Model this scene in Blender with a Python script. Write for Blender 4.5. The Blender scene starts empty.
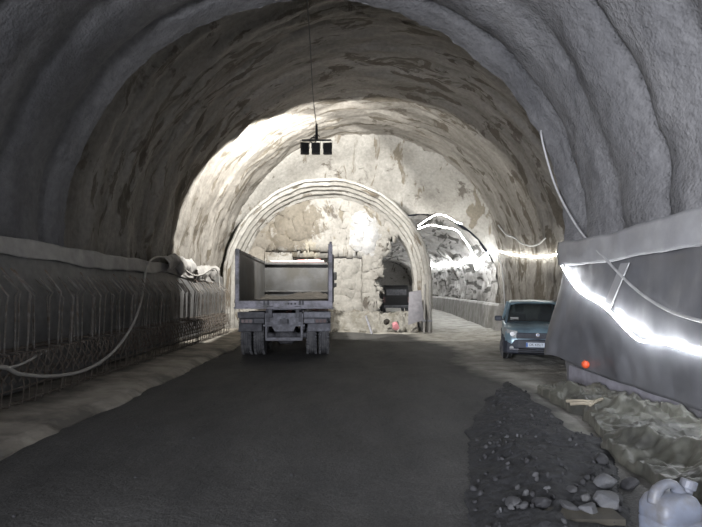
import bpy, bmesh, math, random
from mathutils import Vector, Matrix, noise
PI = math.pi
random.seed(7)
COL = bpy.context.scene.collection
F, CX, HY, CH = 530.0, 351.0, 290.0, 1.75        # focal length in px, principal column, horizon row, eye height

def PY(px, py, Y):
    """point seen at (px,py) at distance Y"""
    s = F / Y
    return Vector(((px - CX) / s, Y, CH + (HY - py) / s))
def PX(px, py, X):
    """point seen at (px,py) on the plane x = X"""
    s = (px - CX) / X
    return Vector((X, F / s, CH + (HY - py) / s))
def fn(x, y, z, s=1.0, o=3):
    return noise.fractal(Vector((x * s, y * s, z * s)), 0.9, 2.0, o)

# ------------------------------------------------------------------ materials
def new_mat(name):
    m = bpy.data.materials.new(name); m.use_nodes = True
    nt = m.node_tree
    return m, nt, nt.nodes['Principled BSDF']
def N(nt, t, **kw):
    n = nt.nodes.new(t)
    for k, v in kw.items():
        if k in n.inputs: n.inputs[k].default_value = v
        else: setattr(n, k, v)
    return n
def ramp(nt, stops, interp='LINEAR'):
    r = nt.nodes.new('ShaderNodeValToRGB'); cr = r.color_ramp; cr.interpolation = interp
    while len(cr.elements) < len(stops): cr.elements.new(0.5)
    for e, (p, c) in zip(cr.elements, stops):
        e.position = p; e.color = (c[0], c[1], c[2], 1) if isinstance(c, tuple) else (c, c, c, 1)
    return r
def mixc(nt, fac, a, b, mode='MIX'):
    m = nt.nodes.new('ShaderNodeMix'); m.data_type = 'RGBA'; m.blend_type = mode
    for sock, v in ((m.inputs[0], fac), (m.inputs[6], a), (m.inputs[7], b)):
        if hasattr(v, 'links'): nt.links.new(v, sock)
        elif isinstance(v, (int, float)) : sock.default_value = v
        else: sock.default_value = (*v, 1)
    return m.outputs[2]
def vec(nt, kind='Object', scale=(1, 1, 1)):
    tc = nt.nodes.new('ShaderNodeTexCoord'); mp = nt.nodes.new('ShaderNodeMapping')
    nt.links.new(tc.outputs[kind], mp.inputs[0]); mp.inputs['Scale'].default_value = scale
    return mp.outputs[0]
def noi(nt, v, scale, detail=4, rough=0.55, dist=0.0):
    n = N(nt, 'ShaderNodeTexNoise'); n.inputs['Scale'].default_value = scale
    n.inputs['Detail'].default_value = detail; n.inputs['Roughness'].default_value = rough
    n.inputs['Distortion'].default_value = dist
    nt.links.new(v, n.inputs['Vector']); return n.outputs['Fac']
def bump(nt, bs, h, strength, dist, prev=None):
    b = N(nt, 'ShaderNodeBump'); b.inputs['Strength'].default_value = strength; b.inputs['Distance'].default_value = dist
    nt.links.new(h, b.inputs['Height'])
    if prev is not None: nt.links.new(prev, b.inputs['Normal'])
    nt.links.new(b.outputs[0], bs.inputs['Normal']); return b.outputs[0]

def simple(name, col, rough=0.6, metal=0.0, var=0.25, dirt=None, dscale=3.0, bscale=40, bstr=0.15, spec=0.5):
    m, nt, bs = new_mat(name)
    v = vec(nt)
    f = ramp(nt, [(0.3, 1 - var), (0.7, 1 + var * 0.4)])
    nt.links.new(noi(nt, v, dscale * 2.2), f.inputs[0])
    c = mixc(nt, 1.0, col, f.outputs[0], 'MULTIPLY')
    if dirt:
        r = ramp(nt, [(0.42, 0.0), (0.62, 1.0)])
        nt.links.new(noi(nt, v, dscale, 6, 0.65), r.inputs[0])
        c = mixc(nt, r.outputs[0], c, dirt)
    nt.links.new(c, bs.inputs['Base Color'])
    bs.inputs['Roughness'].default_value = rough; bs.inputs['Metallic'].default_value = metal
    bs.inputs['Specular IOR Level'].default_value = spec
    if bstr: bump(nt, bs, noi(nt, v, bscale, 3), bstr, 0.01)
    return m
def emis(name, col, s):
    m, nt, bs = new_mat(name)
    bs.inputs['Base Color'].default_value = (*col, 1)
    bs.inputs['Emission Color'].default_value = (*col, 1); bs.inputs['Emission Strength'].default_value = s
    return m

def shotcrete(name, a, b, stain, stain_amt, ux, uy, fine, patches=()):
    """sprayed concrete; UV holds metres along the arch and along the tunnel"""
    m, nt, bs = new_mat(name)
    uv = vec(nt, 'UV', (ux, uy, 1)); ob = vec(nt)
    r1 = ramp(nt, [(0.33, a), (0.66, b)])
    nt.links.new(noi(nt, uv, 1.0, 7, 0.62, 0.6), r1.inputs[0])
    c = r1.outputs[0]
    if stain:
        uv2 = vec(nt, 'UV', (ux * 2.6, uy * 1.0, 1))
        r2 = ramp(nt, [(0.60 - stain_amt, 0.0), (0.635 - stain_amt, 1.0)])
        nt.links.new(noi(nt, uv2, 1.0, 5, 0.6, 0.9), r2.inputs[0])
        c = mixc(nt, r2.outputs[0], c, stain)
        r3 = ramp(nt, [(0.615, 0.0), (0.66, 0.75)])
        nt.links.new(noi(nt, ob, 0.9, 5, 0.65, 0.5), r3.inputs[0])
        c = mixc(nt, r3.outputs[0], c, (0.07, 0.057, 0.045))
    for (cx, cz, rx, rz, pc, amt) in patches:
        mp = nt.nodes.new('ShaderNodeMapping'); nt.links.new(vec(nt, 'UV'), mp.inputs[0])
        mp.inputs['Location'].default_value = (-cx / rx, -cz / rz, 0); mp.inputs['Scale'].default_value = (1 / rx, 1 / rz, 0)
        ln = N(nt, 'ShaderNodeVectorMath', operation='LENGTH'); nt.links.new(mp.outputs[0], ln.inputs[0])
        ad_ = N(nt, 'ShaderNodeMath', operation='MULTIPLY_ADD'); nt.links.new(noi(nt, ob, 2.2, 6, 0.65, 0.8), ad_.inputs[0]); ad_.inputs[1].default_value = 2.4; nt.links.new(ln.outputs['Value'], ad_.inputs[2])
        rp_ = ramp(nt, [(0.50, amt), (0.56, 0.0)]); mm_ = N(nt, 'ShaderNodeMath', operation='MULTIPLY'); nt.links.new(ad_.outputs[0], mm_.inputs[0]); mm_.inputs[1].default_value = 0.25
        nt.links.new(mm_.outputs[0], rp_.inputs[0]); c = mixc(nt, rp_.outputs[0], c, pc)
    r4 = ramp(nt, [(0.3, 0.8), (0.7, 1.08)])
    nt.links.new(noi(nt, ob, 9, 4), r4.inputs[0])
    c = mixc(nt, 1.0, c, r4.outputs[0], 'MULTIPLY')
    nt.links.new(c, bs.inputs['Base Color'])
    bs.inputs['Roughness'].default_value = 0.85; bs.inputs['Specular IOR Level'].default_value = 0.25
    p = bump(nt, bs, noi(nt, ob, 3.2, 4), 0.22 if patches else 0.5, 0.12)
    vo = N(nt, 'ShaderNodeTexVoronoi'); vo.inputs['Scale'].default_value = 26; vo.feature = 'SMOOTH_F1'
    nt.links.new(ob, vo.inputs['Vector'])
    p = bump(nt, bs, vo.outputs['Distance'], fine * 0.8, 0.018, p)
    bump(nt, bs, noi(nt, ob, 45, 2), fine * 0.7, 0.012, p)
    return m

M = {}
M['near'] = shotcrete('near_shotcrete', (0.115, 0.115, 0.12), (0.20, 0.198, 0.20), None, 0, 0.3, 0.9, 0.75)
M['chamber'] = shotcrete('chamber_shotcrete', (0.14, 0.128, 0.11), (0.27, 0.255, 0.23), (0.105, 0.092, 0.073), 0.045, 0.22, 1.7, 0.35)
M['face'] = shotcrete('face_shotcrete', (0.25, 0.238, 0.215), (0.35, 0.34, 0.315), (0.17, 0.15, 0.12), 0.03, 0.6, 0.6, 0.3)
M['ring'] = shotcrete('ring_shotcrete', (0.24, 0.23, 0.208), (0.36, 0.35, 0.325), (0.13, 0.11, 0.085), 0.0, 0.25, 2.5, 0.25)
def WX(px): return (px - CX) / 22.5
def WZ(py): return CH + (HY - py) / 22.5
M['fill'] = shotcrete('fill_shotcrete', (0.25, 0.238, 0.215), (0.35, 0.34, 0.315), (0.19, 0.17, 0.135), 0.0, 0.6, 0.6, 0.25,
    ((WX(296), WZ(225), 1.3, 1.3, (0.14, 0.12, 0.09), 0.8), (WX(258), WZ(232), 1.0, 1.8, (0.16, 0.14, 0.11), 0.7), (WX(364), WZ(235), 0.55, 1.0, (0.42, 0.42, 0.42), 0.9), (WX(312), WZ(250), 0.4, 0.5, (0.4, 0.37, 0.3), 0.7)))
M['branch'] = shotcrete('branch_shotcrete', (0.24, 0.23, 0.215), (0.5, 0.48, 0.45), (0.1, 0.095, 0.085), 0.06, 0.6, 0.25, 0.5)
M['kerb'] = simple('kerb_concrete', (0.36, 0.33, 0.28), 0.85, dirt=(0.13, 0.12, 0.105), dscale=1.2, bscale=18, bstr=0.5)
M['plinth'] = simple('plinth_concrete', (0.33, 0.32, 0.36), 0.85, dirt=(0.24, 0.235, 0.25), dscale=2.5, bscale=30, bstr=0.4)
M['branch_kerb'] = simple('wall_base_concrete', (0.36, 0.35, 0.33), 0.85, dirt=(0.2, 0.19, 0.17), dscale=1.5)
M['rubble'] = simple('rubble', (0.26, 0.25, 0.225), 0.9, dirt=(0.15, 0.14, 0.115), dscale=2.5, bscale=14, bstr=0.9)
M['gravel'] = simple('dark_gravel', (0.017, 0.0175, 0.019), 0.85, var=0.6, dirt=(0.032, 0.033, 0.036), dscale=14, bscale=26, bstr=1.0)
M['stone'] = simple('grey_stone', (0.06, 0.06, 0.063), 0.8, var=0.4, dscale=5, bscale=25, bstr=0.5)
M['pale_stone'] = simple('pale_stone', (0.12, 0.123, 0.132), 0.8, var=0.3, dirt=(0.08, 0.08, 0.08), dscale=6, bscale=25, bstr=0.5)
M['dark_stone'] = simple('dark_stone', (0.032, 0.032, 0.035), 0.75, var=0.5, dscale=6, bscale=25, bstr=0.6)
M['wood'] = simple('dusty_board', (0.085, 0.076, 0.058), 0.85, dirt=(0.055, 0.05, 0.04), dscale=5, bscale=30, bstr=0.5)
M['pale_wood'] = simple('pale_stick', (0.3, 0.265, 0.2), 0.8)
M['steel'] = simple('rebar_steel', (0.27, 0.26, 0.245), 0.6, 0.35, dirt=(0.17, 0.13, 0.1), dscale=6, bscale=120, bstr=0.4)
M['rust'] = simple('rusty_rebar', (0.13, 0.105, 0.085), 0.75, 0.2, dirt=(0.17, 0.15, 0.13), dscale=4, bscale=100, bstr=0.4)
M['hose'] = simple('grey_hose', (0.36, 0.35, 0.33), 0.6, var=0.2)
M['cable_dark'] = simple('dark_cable', (0.05, 0.048, 0.045), 0.6)
M['cable_pale'] = simple('pale_cable', (0.45, 0.45, 0.45), 0.5)
M['white_mem'] = simple('pale_geotextile', (0.34, 0.34, 0.345), 0.55, var=0.15, dirt=(0.27, 0.27, 0.28), dscale=1.5, bscale=8, bstr=0.25)
M['white_mem_l'] = simple('pale_felt', (0.40, 0.39, 0.37), 0.7, var=0.25, dirt=(0.27, 0.26, 0.25), dscale=1.5, bscale=8, bstr=0.25)
M['left_mem'] = simple('grey_membrane_sheet', (0.13, 0.13, 0.13), 0.5, var=0.3, bscale=6, bstr=0.2)
M['tarp'] = simple('olive_sheet', (0.10, 0.10, 0.082), 0.5, var=0.45, dirt=(0.045, 0.045, 0.04), dscale=2.2, bscale=9, bstr=0.35)
M['lead'] = simple('violet_panel', (0.17, 0.165, 0.18), 0.6)
M['orange'] = simple('orange_plastic', (0.75, 0.10, 0.03), 0.45, bstr=0)
M['pink'] = simple('pink_plastic', (0.62, 0.25, 0.28), 0.5)
M['jug'] = simple('white_plastic', (0.17, 0.19, 0.24), 0.5, var=0.15, dirt=(0.13, 0.13, 0.135), dscale=5, bstr=0.1)
M['hole'] = simple('black_inside', (0.01, 0.01, 0.01), 0.9, bstr=0)
M['led'] = emis('light_rope', (1.0, 0.99, 0.94), 32.0)
M['led_near'] = emis('light_rope_near', (0.93, 0.96, 1.0), 62.0)
M['lamp_glass'] = emis('flood_glass', (1.0, 0.97, 0.9), 15.0)
M['black_metal'] = simple('black_metal', (0.02, 0.02, 0.021), 0.5, 0.3)
# membrane with a plastic shine
def membrane():
    m, nt, bs = new_mat('grey_waterproof_sheet')
    v = vec(nt); r = ramp(nt, [(0.3, (0.095, 0.097, 0.105)), (0.7, (0.15, 0.152, 0.162))])
    nt.links.new(noi(nt, v, 1.6, 5), r.inputs[0]); nt.links.new(r.outputs[0], bs.inputs['Base Color'])
    r2 = ramp(nt, [(0.35, 0.34), (0.65, 0.52)]); nt.links.new(noi(nt, v, 2.4, 4), r2.inputs[0])
    nt.links.new(r2.outputs[0], bs.inputs['Roughness'])
    p = bump(nt, bs, noi(nt, vec(nt, 'Object', (1, 1, 0.35)), 2.0, 2), 0.35, 0.05)
    bump(nt, bs, noi(nt, v, 60, 2), 0.15, 0.004, p)
    return m
M['membrane'] = membrane()
# truck and car
M['bed'] = simple('bed_steel', (0.085, 0.085, 0.085), 0.6, 0.2, var=0.3, dirt=(0.055, 0.052, 0.045), dscale=1.1, bscale=12, bstr=0.2)
M['bed_rim'] = simple('bed_rim_paint', (0.36, 0.35, 0.40), 0.55, 0.2, dirt=(0.13, 0.13, 0.13), dscale=3)
M['chassis'] = simple('dusty_chassis', (0.18, 0.182, 0.2), 0.75, 0.1, var=0.4, dirt=(0.1, 0.1, 0.108), dscale=4)
M['chassis_light'] = simple('dusty_beam', (0.32, 0.325, 0.36), 0.75, 0.1, var=0.4, dirt=(0.16, 0.16, 0.175), dscale=4)
M['tyre'] = simple('dusty_tyre', (0.11, 0.112, 0.12), 0.9, var=0.4, dirt=(0.18, 0.18, 0.185), dscale=5, bscale=30, bstr=0.3)
M['cab_red'] = simple('red_cab_paint', (0.55, 0.12, 0.12), 0.5, dirt=(0.6, 0.57, 0.55), dscale=2)
M['cab_white'] = simple('white_cab_paint', (0.4, 0.4, 0.385), 0.5, dirt=(0.28, 0.27, 0.25), dscale=2)
M['glass'] = simple('dark_glass', (0.018, 0.02, 0.024), 0.08, bstr=0)
M['tail'] = simple('dusty_red_lens', (0.11, 0.055, 0.055), 0.4)
M['mud'] = simple('brown_mud', (0.026, 0.022, 0.017), 0.9, var=0.4, bscale=14, bstr=0.9)
M['paint'] = simple('light_blue_paint', (0.25, 0.37, 0.44), 0.32, 0.25, var=0.12, dirt=(0.16, 0.215, 0.25), dscale=2, bstr=0)
M['dark_plastic'] = simple('navy_plastic', (0.035, 0.042, 0.06), 0.55, dirt=(0.06, 0.066, 0.085), dscale=4)
M['lens'] = simple('headlight_lens', (0.6, 0.62, 0.62), 0.15, 0.3, bstr=0)
M['chrome'] = simple('chrome', (0.5, 0.5, 0.5), 0.25, 0.9, bstr=0)
M['plate'] = simple('plate_white', (0.62, 0.68, 0.75), 0.4, bstr=0, var=0.05)
M['plate_blue'] = simple('plate_blue', (0.05, 0.16, 0.5), 0.4, bstr=0)
M['plate_ink'] = simple('plate_ink', (0.03, 0.03, 0.05), 0.5, bstr=0)
M['paper'] = simple('paper', (0.55, 0.55, 0.53), 0.7, bstr=0)
M['seatm'] = simple('car_interior', (0.05, 0.05, 0.055), 0.9)

def windscreen_mat():
    m, nt, bs = new_mat('windscreen_glass')
    bs.inputs['Base Color'].default_value = (0.32, 0.36, 0.37, 1); bs.inputs['Roughness'].default_value = 0.03
    bs.inputs['Transmission Weight'].default_value = 0.9; bs.inputs['IOR'].default_value = 1.02
    return m
M['wglass'] = windscreen_mat()

# ------------------------------------------------------------------ mesh helpers
class MB:
    def __init__(s): s.v = []; s.f = []; s.uv = None
    def add(s, vs, fs):
        o = len(s.v); s.v += [tuple(v) for v in vs]; s.f += [tuple(i + o for i in f) for f in fs]
    def box(s, c, d, rz=0, rx=0, ry=0, taper=1.0):
        x, y, z = d[0] / 2, d[1] / 2, d[2] / 2
        R = Matrix.Rotation(rz, 3, 'Z') @ Matrix.Rotation(ry, 3, 'Y') @ Matrix.Rotation(rx, 3, 'X')
        vs = []
        for sz in (-1, 1):
            t = taper if sz > 0 else 1
            for sx, sy in ((-1, -1), (1, -1), (1, 1), (-1, 1)):
                vs.append(Vector(c) + R @ Vector((sx * x * t, sy * y * t, sz * z)))
        s.add(vs, [(0, 3, 2, 1), (4, 5, 6, 7), (0, 1, 5, 4), (1, 2, 6, 5), (2, 3, 7, 6), (3, 0, 4, 7)]); return s
    def tube(s, pts, r, n=6, caps=True, smooth=0):
        pts = [Vector(p) for p in pts]
        if smooth: pts = catmull(pts, smooth)
        base = len(s.v); m = len(pts); up = Vector((0, 0, 1)); prev = None
        for i, p in enumerate(pts):
            t = (pts[min(i + 1, m - 1)] - pts[max(i - 1, 0)]).normalized()
            if prev is None:
                a = t.cross(up)
                if a.length < 0.1: a = t.cross(Vector((1, 0, 0)))
                a.normalize()
            else:
                a = (prev - t * prev.dot(t)).normalized()
            prev = a; b = t.cross(a)
            rr = r[min(len(r) - 1, round(i * (len(r) - 1) / (m - 1)))] if isinstance(r, (list, tuple)) else r
            for k in range(n):
                an = 2 * PI * k / n
                s.v.append(tuple(p + a * (math.cos(an) * rr) + b * (math.sin(an) * rr)))
        for i in range(m - 1):
            for k in range(n):
                k2 = (k + 1) % n
                s.f.append((base + i * n + k, base + i * n + k2, base + (i + 1) * n + k2, base + (i + 1) * n + k))
        if caps:
            s.f.append(tuple(base + k for k in reversed(range(n)))); s.f.append(tuple(base + (m - 1) * n + k for k in range(n)))
        return s
    def lathe(s, prof, c, axis='X', n=24):
        """prof: list of (along, radius) closed along the axis"""
        base = len(s.v); m = len(prof); c = Vector(c)
        for (a, r) in prof:
            for k in range(n):
                t = 2 * PI * k / n; u, w = r * math.cos(t), r * math.sin(t)
                d = {'X': (a, u, w), 'Y': (u, a, w), 'Z': (u, w, a)}[axis]
                s.v.append(tuple(c + Vector(d)))
        for i in range(m - 1):
            for k in range(n):
                k2 = (k + 1) % n
                s.f.append((base + i * n + k, base + i * n + k2, base + (i + 1) * n + k2, base + (i + 1) * n + k))
        s.f.append(tuple(base + k for k in reversed(range(n)))); s.f.append(tuple(base + (m - 1) * n + k for k in range(n)))
        return s
    def loft(s, rings, caps=True):
        base = len(s.v); n = len(rings[0])
        for r in rings: s.v += [tuple(p) for p in r]
        for i in range(len(rings) - 1):
            for k in range(n):
                k2 = (k + 1) % n
                s.f.append((base + i * n + k, base + i * n + k2, base + (i + 1) * n + k2, base + (i + 1) * n + k))
        if caps:
            s.f.append(tuple(base + k for k in reversed(range(n)))); s.f.append(tuple(base + (len(rings) - 1) * n + k for k in range(n)))
        return s
    def build(s, name, mat, parent=None, smooth=False, bevel=0, origin=None, solid=0, fix=True):
        me = bpy.data.meshes.new(name)
        vs = s.v
        if origin is not None: vs = [tuple(Vector(v) - Vector(origin)) for v in vs]
        me.from_pydata(vs, [], s.f)
        if fix:
            bm = bmesh.new(); bm.from_mesh(me); bmesh.ops.recalc_face_normals(bm, faces=bm.faces); bm.to_mesh(me); bm.free()
        if s.uv:
            l = me.uv_layers.new(name='UVMap')
            for lp in me.loops: l.data[lp.index].uv = s.uv[lp.vertex_index]
        me.materials.append(mat)
        if smooth:
            for p in me.polygons: p.use_smooth = True
        o = bpy.data.objects.new(name, me); COL.objects.link(o)
        if origin is not None: o.location = origin
        if parent: o.parent = parent
        if bevel:
            b = o.modifiers.new('Bevel', 'BEVEL'); b.width = bevel; b.segments = 2; b.limit_method = 'ANGLE'
        if solid:
            d = o.modifiers.new('Solidify', 'SOLIDIFY'); d.thickness = solid; d.offset = 0
        return o
def catmull(p, n):
    out = []
    for i in range(len(p) - 1):
        a, b, c, d = p[max(i - 1, 0)], p[i], p[i + 1], p[min(i + 2, len(p) - 1)]
        for k in range(n):
            t = k / n
            out.append(0.5 * ((2 * b) + (c - a) * t + (2 * a - 5 * b + 4 * c - d) * t * t + (3 * b - a - 3 * c + d) * t ** 3))
    out.append(p[-1]); return out
def tag(o, label, cat, group=None, kind=None):
    o['label'] = label; o['category'] = cat
    if group: o['group'] = group
    if kind: o['kind'] = kind
    return o
def struct(o): o['kind'] = 'structure'; return o
def empty(name, loc=(0, 0, 0), rz=0):
    o = bpy.data.objects.new(name, None); COL.objects.link(o); o.location = loc; o.rotation_euler = (0, 0, rz); o.empty_display_size = 0.2
    return o
def copy_tree(o, parent=None):
    c = o.copy(); COL.objects.link(c)
    if parent: c.parent = parent
    for ch in list(o.children): copy_tree(ch, c)
    return c

# ------------------------------------------------------------------ tunnel sections
def sec(cx, zc, R, u):
    """u in metres from the left foot up over the crown to the right foot; returns x, z and inward normal"""
    L = PI * R
    if u < zc: return cx - R, u, 1, 0
    if u > zc + L: return cx + R, 2 * zc + L - u, -1, 0
    a = PI - (u - zc) / R
    return cx + R * math.cos(a), zc + R * math.sin(a), -math.cos(a), -math.sin(a)
NEAR = (-0.68, 2.5, 4.75); CHAM = (0.6, 2.5, 6.03)
def smooth01(t): t = max(0, min(1, t)); return t * t * (3 - 2 * t)
def d_near(y, u):
    ph = (y - 6.8) / 1.25
    k = abs(math.sin(PI * ph)) ** 0.5
    d = 0.21 * k * (0.8 + 0.5 * fn(u * 0.3, y * 0.2, 3.1)) - 0.12
    d += 0.09 * fn(u, y, 0.0, 0.45) + 0.03 * fn(u, y, 5.0, 2.2) + 0.012 * fn(u, y, 8.0, 7)
    if y > 9.3: d += 0.05 * fn(u, 2.0, 9.0, 3.5)
    w = smooth01((y - 9.5) / 0.4); d = d * (1 - w) + w * max(d, 0.04 + 0.04 * fn(u, 2.0, 9.0, 3.5))
    return d
def d_cham(y, u):
    ph = (y + 0.18 * fn(u * 0.25, 1.0, y * 0.1)) / 0.95
    k = abs(math.sin(PI * ph)) ** 0.6
    d = 0.085 * k * (0.6 + 0.9 * fn(u * 0.3, y * 0.3, 13.1)) - 0.02
    d += 0.12 * fn(u * 0.5, y, 20.0, 0.7) + 0.045 * fn(u * 0.6, y, 25.0, 2.6) + 0.02 * abs(fn(u, y * 1.5, 28.0, 6))
    q = fn(u * 0.35, y * 1.3, 41.0, 1.4)
    if q > 0.22: d += 0.05                       # slabs of sprayed concrete with a broken edge
    w = smooth01((y - 9.9) / 0.6)
    return max(-0.1, d * w - 0.09 * (1 - w))
def vault(name, pr, y0, y1, dy, u0, u1, du, disp, mat, ends=None):
    """pr: function y -> (cx, zc, R)"""
    mb = MB(); mb.uv = []
    ny = max(1, round((y1 - y0) / dy)); nu = max(1, round((u1 - u0) / du))
    for j in range(ny + 1):
        y = y0 + (y1 - y0) * j / ny; cx, zc, R = pr(y); T = 2 * zc + PI * R
        for i in range(nu + 1):
            u = u0 + (u1 - u0) * i / nu
            x, z, nx, nz = sec(cx, zc, R, u); d = disp(y, u)
            mb.v.append((x + nx * d, y, z + nz * d)); mb.uv.append((u, y))
    for j in range(ny):
        for i in range(nu):
            a = j * (nu + 1) + i; mb.f.append((a, a + nu + 1, a + nu + 2, a + 1))
    return struct(mb.build(name, mat, smooth=True, fix=False))
def total(p): return 2 * p[1] + PI * p[2]
TN, TC = total(NEAR), total(CHAM)
cut = 3.6
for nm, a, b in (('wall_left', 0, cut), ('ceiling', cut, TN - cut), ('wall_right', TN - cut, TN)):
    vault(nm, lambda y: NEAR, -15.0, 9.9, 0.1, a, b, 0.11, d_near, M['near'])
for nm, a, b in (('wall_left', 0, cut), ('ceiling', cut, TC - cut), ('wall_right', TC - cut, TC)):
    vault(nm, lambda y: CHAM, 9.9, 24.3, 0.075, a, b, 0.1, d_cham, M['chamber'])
# step between the two sections
mb = MB(); mb.uv = []
nn = 170
for i in range(nn + 1):
    un = TN * i / nn; x, z, nx, nz = sec(*NEAR, un); d = d_near(9.9, un)
    x1, z1 = x + nx * d, z + nz * d
    uc = TC * i / nn; X, Z, NX, NZ = sec(*CHAM, uc)
    X, Z = X - NX * 0.15, Z - NZ * 0.15
    for t in (0, 0.5, 1):
        mb.v.append((x1 + (X - x1) * t, 9.9 + 0.04 * t * (1 - t), z1 + (Z - z1) * t)); mb.uv.append((un, t))
for i in range(nn):
    for t in range(2):
        a = i * 3 + t; mb.f.append((a, a + 1, a + 4, a + 3))
struct(mb.build('trim_1', M['near'], smooth=False))

# ---- branch tunnel going off to the right
def br(y): return (3.2 + 0.074 * (y - 24) - 0.004 * max(0, y - 38) ** 2, 1.7, 3.5)
TB = 2 * 1.7 + PI * 3.5
def d_br(y, u):
    k = abs(math.sin(PI * y / 1.3)) ** 0.6
    return 0.1 * k + 0.16 * fn(u, y, 50.0, 0.8) + 0.06 * fn(u, y, 52.0, 3) - 0.03
for nm, a, b in (('wall_left', 0, 2.2), ('ceiling', 2.2, TB - 2.2), ('wall_right', TB - 2.2, TB)):
    vault(nm, br, 23.9, 62, 0.16, a, b, 0.16, d_br, M['branch'])
mb = MB(); mb.uv = None
mb.box((4.5, 62.2, 2.6), (11, 0.3, 6)); struct(mb.build('wall_end', M['branch']))
# portal wall behind the camera is left open to the daylight

# ---- end wall of the chamber, with the mouth of the branch tunnel
def grid_wall(name, x0, x1, z0, z1, h, keep, yfun, mat, snaps=()):
    mb = MB(); mb.uv = []
    nx, nz = round((x1 - x0) / h), round((z1 - z0) / h)
    idx = {}
    def vid(i, j):
        if (i, j) not in idx:
            x, z = x0 + i * h, z0 + j * h
            x2, z2 = x, z
            for (cx, zc, R) in snaps:
                zz = max(zc, z); dx, dz = x - cx, (z - zc if z > zc else 0)
                r = math.hypot(dx, dz)
                if abs(r - R) < h * 0.75 and r > 0:
                    x2 = cx + dx * R / r
                    if z > zc: z2 = zc + dz * R / r
            idx[(i, j)] = len(mb.v); mb.v.append((x2, yfun(x2, z2), z2)); mb.uv.append((x2, z2))
        return idx[(i, j)]
    for i in range(nx):
        for j in range(nz):
            if keep(x0 + (i + 0.5) * h, z0 + (j + 0.5) * h):
                mb.f.append((vid(i, j), vid(i + 1, j), vid(i + 1, j + 1), vid(i, j + 1)))
    return struct(mb.build(name, mat, smooth=True, fix=False))
def inside(p, x, z, m=0.0):
    cx, zc, R = p; R += m
    return abs(x - cx) < R if z < zc else math.hypot(x - cx, z - zc) < R
BR0 = (3.2, 1.7, 3.5)
RING = (-0.98, 2.05, 4.31)
def y_end(x, z):
    d = 0.16 * fn(x, z, 60, 0.6) + 0.05 * fn(x, z, 61, 2.5) + 0.02 * abs(fn(x, z, 64, 7))
    r = math.hypot(x - 0.6, max(0, z - 2.5))
    q = math.hypot(x - 3.2, max(0, z - 1.7)) - 3.5
    return 24.0 - d * smooth01(q / 0.5 + 0.3) - 1.1 * smooth01((r - 5.0) / 1.1) * smooth01(q / 0.9)
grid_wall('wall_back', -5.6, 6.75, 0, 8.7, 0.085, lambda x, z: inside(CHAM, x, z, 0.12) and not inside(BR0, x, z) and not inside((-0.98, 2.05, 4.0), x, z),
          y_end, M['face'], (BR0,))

# ---- plugged bore: fill wall inside the ring, broken open at its right side
holepts = [(381, 318), (379, 300), (381, 288), (378, 279), (384, 268), (383, 259), (390, 251), (388, 243), (397, 238), (402, 231), (409, 236), (422, 238), (430, 318)]
holeW = [(PY(a, b, 23.5).x, PY(a, b, 23.5).z) for a, b in holepts]
def inpoly(x, z, P):
    c = False; j = len(P) - 1
    for i in range(len(P)):
        if (P[i][1] > z) != (P[j][1] > z) and x < (P[j][0] - P[i][0]) * (z - P[i][1]) / (P[j][1] - P[i][1]) + P[i][0]: c = not c
        j = i
    return c
def hdist(x, z):
    best = 9
    for (a, b), (c, d) in zip(holeW[:-1], holeW[1:]):
        t = max(0, min(1, ((x - a) * (c - a) + (z - b) * (d - b)) / ((c - a) ** 2 + (d - b) ** 2)))
        best = min(best, math.hypot(x - a - t * (c - a), z - b - t * (d - b)))
    return best
def y_fill(x, z):
    y = 23.5 - 0.16 * fn(x, z, 70, 0.9) - 0.02 * fn(x, z, 71, 2.6) - 0.008 * fn(x, z, 72, 9)
    px = CX + x * 22.5; py = HY - (z - CH) * 22.5
    jz = 0.8 * fn(x * 2, z, 78, 2)
    if 288 < px < 366 and py > 253.5 + jz: y += 0.5                # recess below the lintel
    if 262 < px < 332 and py > 247 + 2 * jz: y += 0.22
    if 333 < px < 366 and py > 257: y -= 0.24                         # pier
    if 270 < px < 282 and 250 < py < 258.5: y += 1.0                # small square pocket
    ddx = (px - 362) / 11.0; ddz = (py - 236) / 17.0
    e = ddx * ddx + ddz * ddz
    if e < 1.5: y -= 0.09 * smooth01(1.5 - e) * (0.8 + 0.4 * fn(x, z, 75, 3))
    e = ((px - 300) / 26) ** 2 + ((py - 222) / 18) ** 2
    if e < 1: y -= 0.08 * smooth01((1 - e) * 2) * (0.8 + 0.5 * fn(x * 2, z * 0.6, 77, 1.2))
    hd = hdist(x, z)
    if hd < 0.35: y += (0.35 - hd) * 0.5 * (0.6 + fn(x, z, 80, 4))
    return y
o = grid_wall('wall_front', -5.0, 2.9, 0, 6.0, 0.05, lambda x, z: inside((-0.98, 2.05, 3.95), x, z) and not inpoly(x + 0.06 * fn(x, z, 90, 6), z + 0.06 * fn(x, z, 91, 6), holeW),
          y_fill, M['fill'])
o.modifiers.new('Solidify', 'SOLIDIFY').thickness = -0.3
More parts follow.
